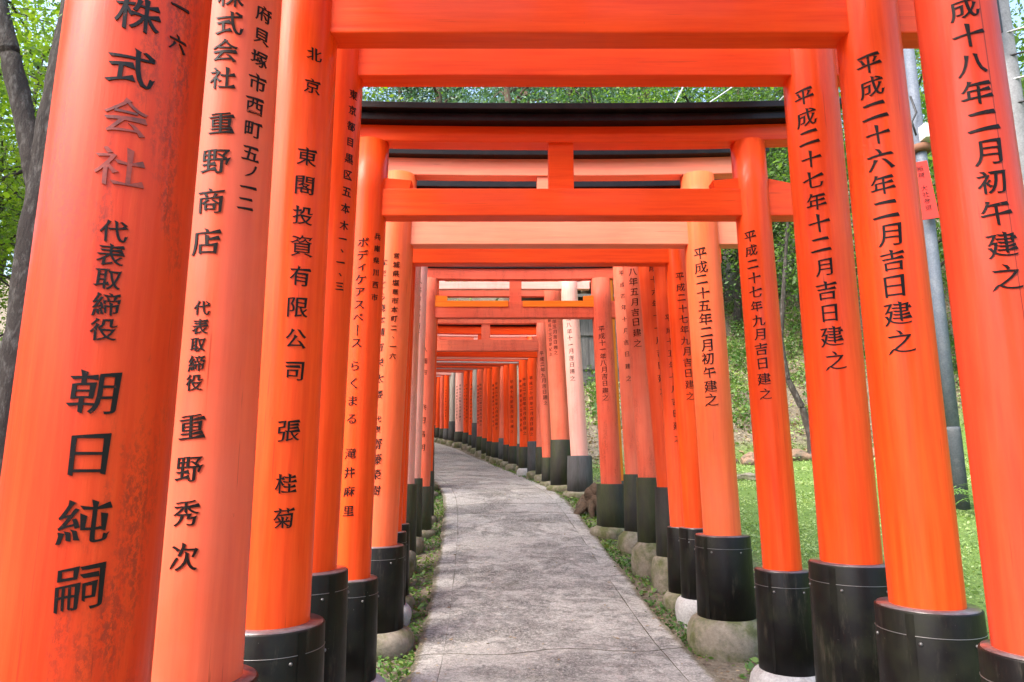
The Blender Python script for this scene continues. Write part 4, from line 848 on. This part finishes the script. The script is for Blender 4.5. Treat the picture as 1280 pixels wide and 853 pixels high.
# the near forked trunk on the left
fk = empty('forked_tree', (-4.12, 5.6, height(-4.15, 5.6)))
tag(fk, 'dark rough forked trunk rising left of the nearest torii', 'tree')
def ringed(pts, rad, nm, par, amp=.05):
    mb = MB(); P = []; Rr = []
    for (a, ra), (b, rb) in zip(list(zip(pts, rad)), list(zip(pts, rad))[1:]):
        n = 14
        for k in range(n): t = k / n; P.append(Vector(a).lerp(Vector(b), t)); Rr.append(ra + (rb - ra) * t)
    P.append(Vector(pts[-1])); Rr.append(rad[-1]); mb.tube(P, Rr, 28)
    for i, v in enumerate(mb.v):
        q = noise.noise(Vector((v[0] * 9, v[1] * 9, v[2] * 2.2))); k = i // 28; c = P[min(k, len(P) - 1)]; d = (Vector(v) - c)
        mb.v[i] = tuple(c + d * (1 + amp * 2.2 * q + amp * noise.noise(Vector(v) * 25)))
    return mb.build(nm, M['bark'], par)
ringed([(-.05, 0, -.3), (-.02, 0, .6), (-.01, 0, 1.6), (.0, 0, 2.6), (.02, .0, 3.3), (.05, 0, 4.4), (.04, .05, 5.6), (.12, .1, 8.0)], [.19, .135, .118, .115, .122, .10, .085, .05], 'trunk', fk, .09)
ringed([(.0, 0, 3.15), (-.16, -.02, 3.75), (-.42, -.04, 4.55), (-.74, 0, 5.4), (-1.2, 0, 6.6)], [.09, .09, .08, .07, .05], 'limb', fk, .09)
rs_ = np.random.default_rng(99)
P = []
for _ in range(60):
    c = np.array([rs_.uniform(-2.2, 1.2), rs_.uniform(-1.0, 1.6), rs_.uniform(4.6, 8.2)]); P.append(rs_.normal(size=(70, 3)) * [.34, .34, .14] + c)
quads('crown', leafq(np.concatenate(P), .07, rs_, .3, .5), M['leaf_mid'], parent=fk)

# thin leaning tree on the right lawn
th = empty('sapling', (0, 0, 0))
tag(th, 'thin crooked sapling trunk at the top edge of the lawn, right', 'tree')
hz = height(6.35, 14.6); th.location = (6.35, 14.6, hz)
ringed([(0, 0, -.2), (.0, 0, .5), (-.12, 0, 1.1), (-.40, 0, 1.75), (-.48, 0, 2.6), (-.30, 0, 4.0), (-.1, 0, 5.5)], [.09, .075, .07, .065, .055, .045, .03], 'trunk', th, .04)
P = [rs_.normal(size=(80, 3)) * [.5, .5, .25] + np.array([rs_.uniform(-1.4, 1), rs_.uniform(-1, 1), rs_.uniform(3.6, 6.5)]) for _ in range(24)]
quads('crown', leafq(np.concatenate(P), .10, rs_, .3, .5), M['leaf_mid'], parent=th)

# rocks along the lawn's far edge
def rock(x, y, s, label, seed, m='rock', sink=.25, flat=.6, name='rock'):
    bm = bmesh.new(); bmesh.ops.create_icosphere(bm, subdivisions=3, radius=1)
    for v in bm.verts:
        n = noise.noise(v.co * 1.1 + Vector((seed, 0, 0))) * .45 + noise.noise(v.co * 3 + Vector((seed, 3, 0))) * .14
        v.co *= 1 + n; v.co = Vector((v.co.x * s[0], v.co.y * s[1], v.co.z * s[2]))
    me = bpy.data.meshes.new(name); bm.to_mesh(me); bm.free(); me.materials.append(M[m])
    o = bpy.data.objects.new(name, me); C.objects.link(o); o.location = (x, y, height(x, y) + s[2] * (1 - 2 * sink)); return tag(o, label, 'rock', 'rocks edging the lawn')
rock(4.95, 14.3, (.22, .2, .17), 'reddish brown angular rock at the lawn edge, left of the sapling', 1)
rock(4.55, 14.6, (.2, .2, .13), 'dark rock left of the reddish brown one at the lawn edge', 2)
rock(6.0, 14.7, (.42, .25, .16), 'long dark rock under the sapling', 3)
rock(6.7, 14.8, (.35, .25, .2), 'rounded dark rock just right of the sapling foot', 5)
rock(3.9, 11.6, (.32, .16, .07), 'low flat stone set in the lawn', 7, 'stone')
rock(8.2, 14.9, (.5, .3, .22), 'large brown rock beyond the utility pole', 8)

rock(5.35, 14.55, (.20, .16, .15), 'small brown rock wedged between the reddish one and the long dark one', 11)
rock(7.4, 15.0, (.28, .2, .16), 'brown rock second right of the sapling foot', 12)
rock(4.1, 15.0, (.25, .2, .12), 'leftmost low brown rock of the lawn edge', 13)

# gnarled root stump beside the path
st = MB(); rr = random.Random(4)
for k in range(9):
    a = rr.uniform(0, 6.28); L = rr.uniform(.18, .34); p0 = Vector((rr.uniform(-.05, .05), rr.uniform(-.05, .05), rr.uniform(.10, .38)))
    p3 = Vector((math.cos(a) * L, math.sin(a) * L, rr.uniform(-.05, .03)))
    pts = [p0, p0.lerp(p3, .35) + Vector((0, 0, .07)), p0.lerp(p3, .7) + Vector((rr.uniform(-.04, .04), rr.uniform(-.04, .04), .04)), p3]; st.tube(pts, [.09, .075, .05, .025], 9)
for i, v in enumerate(st.v):
    q = Vector(v); st.v[i] = tuple(q + Vector((noise.noise(q * 14), noise.noise(q * 14 + Vector((5, 0, 0))), noise.noise(q * 14 + Vector((0, 9, 0))))) * .035)
so_ = st.build('root_stump', M['root']); so_.location = (1.04, 9.25, height(1.04, 9.25)); tag(so_, 'gnarled brown root stump behind the faded red torii', 'stump')

# ------------------------------------------------------------------ utility pole with box and plate
ux, uy = 5.80, 9.0; uz = height(ux, uy)
up = empty('utility_pole', (ux, uy, uz)); tag(up, 'bluish grey utility pole behind the two right-hand nearest pillars', 'pole')
MB().lathe([(.088, -.2), (.086, 1.), (.083, 1.05)], 24).build('dark_base', M['pole_dark'], up)
MB().lathe([(.080, .9), (.077, 3), (.068, 8.5)], 24).build('shaft', M['pole_steel'], up)
bx = MB().box(-.02, -.16, 5.72 - uz, .25, -.0, 5.93 - uz).build('junction_box', M['white'], up, bevel=.012); bx.location = (-.02, -.06, 0)
MB().lathe([(.12, 5.58 - uz), (.14, 5.62 - uz), (.14, 5.68 - uz)], 18).build('bracket', M['rust'], up)
MB().tube([(-.10, -.1, 5.8 - uz), (-.14, -.1, 6.0 - uz), (-.06, -.1, 6.15 - uz), (-.12, -.1, 6.4 - uz)], .014, 8).build('conduit', M['black'], up)
sg = empty('hanging_plate', (ux - .12, uy - .17, 4.95), R(-8)); sg.rotation_euler = (0, R(-5), R(-12))
tag(sg, 'narrow red plate with faded vertical writing hung on the utility pole', 'sign')
MB().box(-.11, -.006, -.42, .11, .006, .42).build('plate', M['sign_red'], sg, bevel=.003)

mb = MB()
for k, ch in enumerate('稲荷 大社参道'):
    if ch == ' ': continue
    gl = glyph(ch, False); mb.add([(x * .085, -.0075, .31 - .095 * k + y * .085) for x, y, e in gl[0]], gl[1])
mb.build('lettering', M['ink'], sg)
bpy.data.objects.remove(src)

# concrete pole, upper right, with a dark bar and cables
cx_, cy_ = 6.85, 8.6
cp = empty('concrete_pole', (cx_, cy_, height(cx_, cy_))); tag(cp, 'pale concrete pole at the upper right edge carrying cables', 'pole')
MB().lathe([(.18, -.3), (.16, 4), (.14, 10)], 28).build('shaft', M['concrete_pole'], cp)
MB().box(-.30, -.30, 7.0 - height(cx_, cy_), -.19, -.18, 9.2 - height(cx_, cy_)).build('cable_trunk', M['black'], cp)
def cable(pts, r, m, label, sag=.25):
    a, b = Vector(pts[0]), Vector(pts[1]); P = [a.lerp(b, t / 16) - Vector((0, 0, sag * 4 * (t / 16) * (1 - t / 16))) for t in range(17)]
    o = MB().tube(P, r, 6).build('cable', m); return tag(o, label, 'cable', 'overhead cables')
zc = height(cx_, cy_)
for k in range(4):
    cable([(cx_ - .1, cy_ - .1, zc + 5.4 + k * .35), (13.5, 5.2, zc + 6.6 + k * .5)], .014, M['wire' if k % 2 else 'black'], ['lowest cable off the concrete pole, black', 'second cable off the concrete pole, pale', 'third cable off the concrete pole, black', 'topmost cable off the concrete pole, pale'][k])
cable([(5.80, 9.0, uz + 7.8), (3.2, 19, 8.0)], .018, M['wire'], 'pale cable from the utility pole into the trees', .4)
cable([(4.2, 16.0, 9.8), (7.8, 16, 12.5)], .02, M['wire'], 'pale slanting wire seen over the black cap, right end', .1)
cable([(3.0, 16.5, 8.2), (5.4, 16.5, 12.8)], .02, M['wire'], 'pale steep wire seen over the black cap, near the middle', .05)
cable([(6.15, 14.2, 2.9), (7.3, 14.2, 5.2)], .014, M['wire'], 'guy wire slanting up beside the sapling', .0)

# fern clump at the pole's foot
fe = empty('fern_clump', (ux + .05, uy - .55, height(ux + .05, uy - .55))); tag(fe, 'light green fern clump at the foot of the utility pole', 'fern')
fr = random.Random(8)
for k in range(22):
    a = fr.uniform(0, 6.28); L = fr.uniform(.4, .75); vs = []
    for t in range(14):
        u = (t + 1) / 15; cx0 = math.cos(a) * L * u; cy0 = math.sin(a) * L * u; z = .55 * L * math.sin(u * 2.6); w_ = .13 * math.sin(u * 3.0) * L + .01
        for sg_ in (-1, 1):
            dx, dy = -math.sin(a) * sg_, math.cos(a) * sg_
            p = Vector((cx0, cy0, z)); q = p + Vector((dx * w_ + math.cos(a) * .03, dy * w_ + math.sin(a) * .03, -.02)); e = Vector((math.cos(a), math.sin(a), 0)) * .012
            vs += [p - e, q - e * .2, q + e * .3, p + e]
    quads('frond', [tuple(v) for v in vs], M['fern'], parent=fe)

# wooden shed wall beyond the lawn
sh = empty('wooden_shed', (2.35, 18.6, height(2.35, 18.6))); tag(sh, 'dark weathered plank shed seen between pillars right of the pale pink torii', 'shed')
for k in range(16):
    MB().box(-1.9 + k * .21, -.02 - .012 * (k % 2), -.4, -1.9 + k * .21 + .2, .02, 2.3).build('plank', M['old_wood'], sh)
for z in (.35, 1.3, 2.15): MB().box(-1.95, -.075, z, 1.5, -.036, z + .09).build('rail', M['old_wood'], sh)
MB().box(-1.85, .0, -.4, 1.4, 2.2, 2.28).build('body', M['old_wood'], sh)
MB().add([(-2.2, -.5, 2.3), (1.8, -.5, 2.3), (1.8, 2.6, 2.9), (-2.2, 2.6, 2.9), (-2.2, -.5, 2.38), (1.8, -.5, 2.38), (1.8, 2.6, 2.98), (-2.2, 2.6, 2.98)], [(0, 3, 2, 1), (4, 5, 6, 7), (0, 1, 5, 4), (1, 2, 6, 5), (2, 3, 7, 6), (3, 0, 4, 7)]).build('roof', M['roof'], sh)
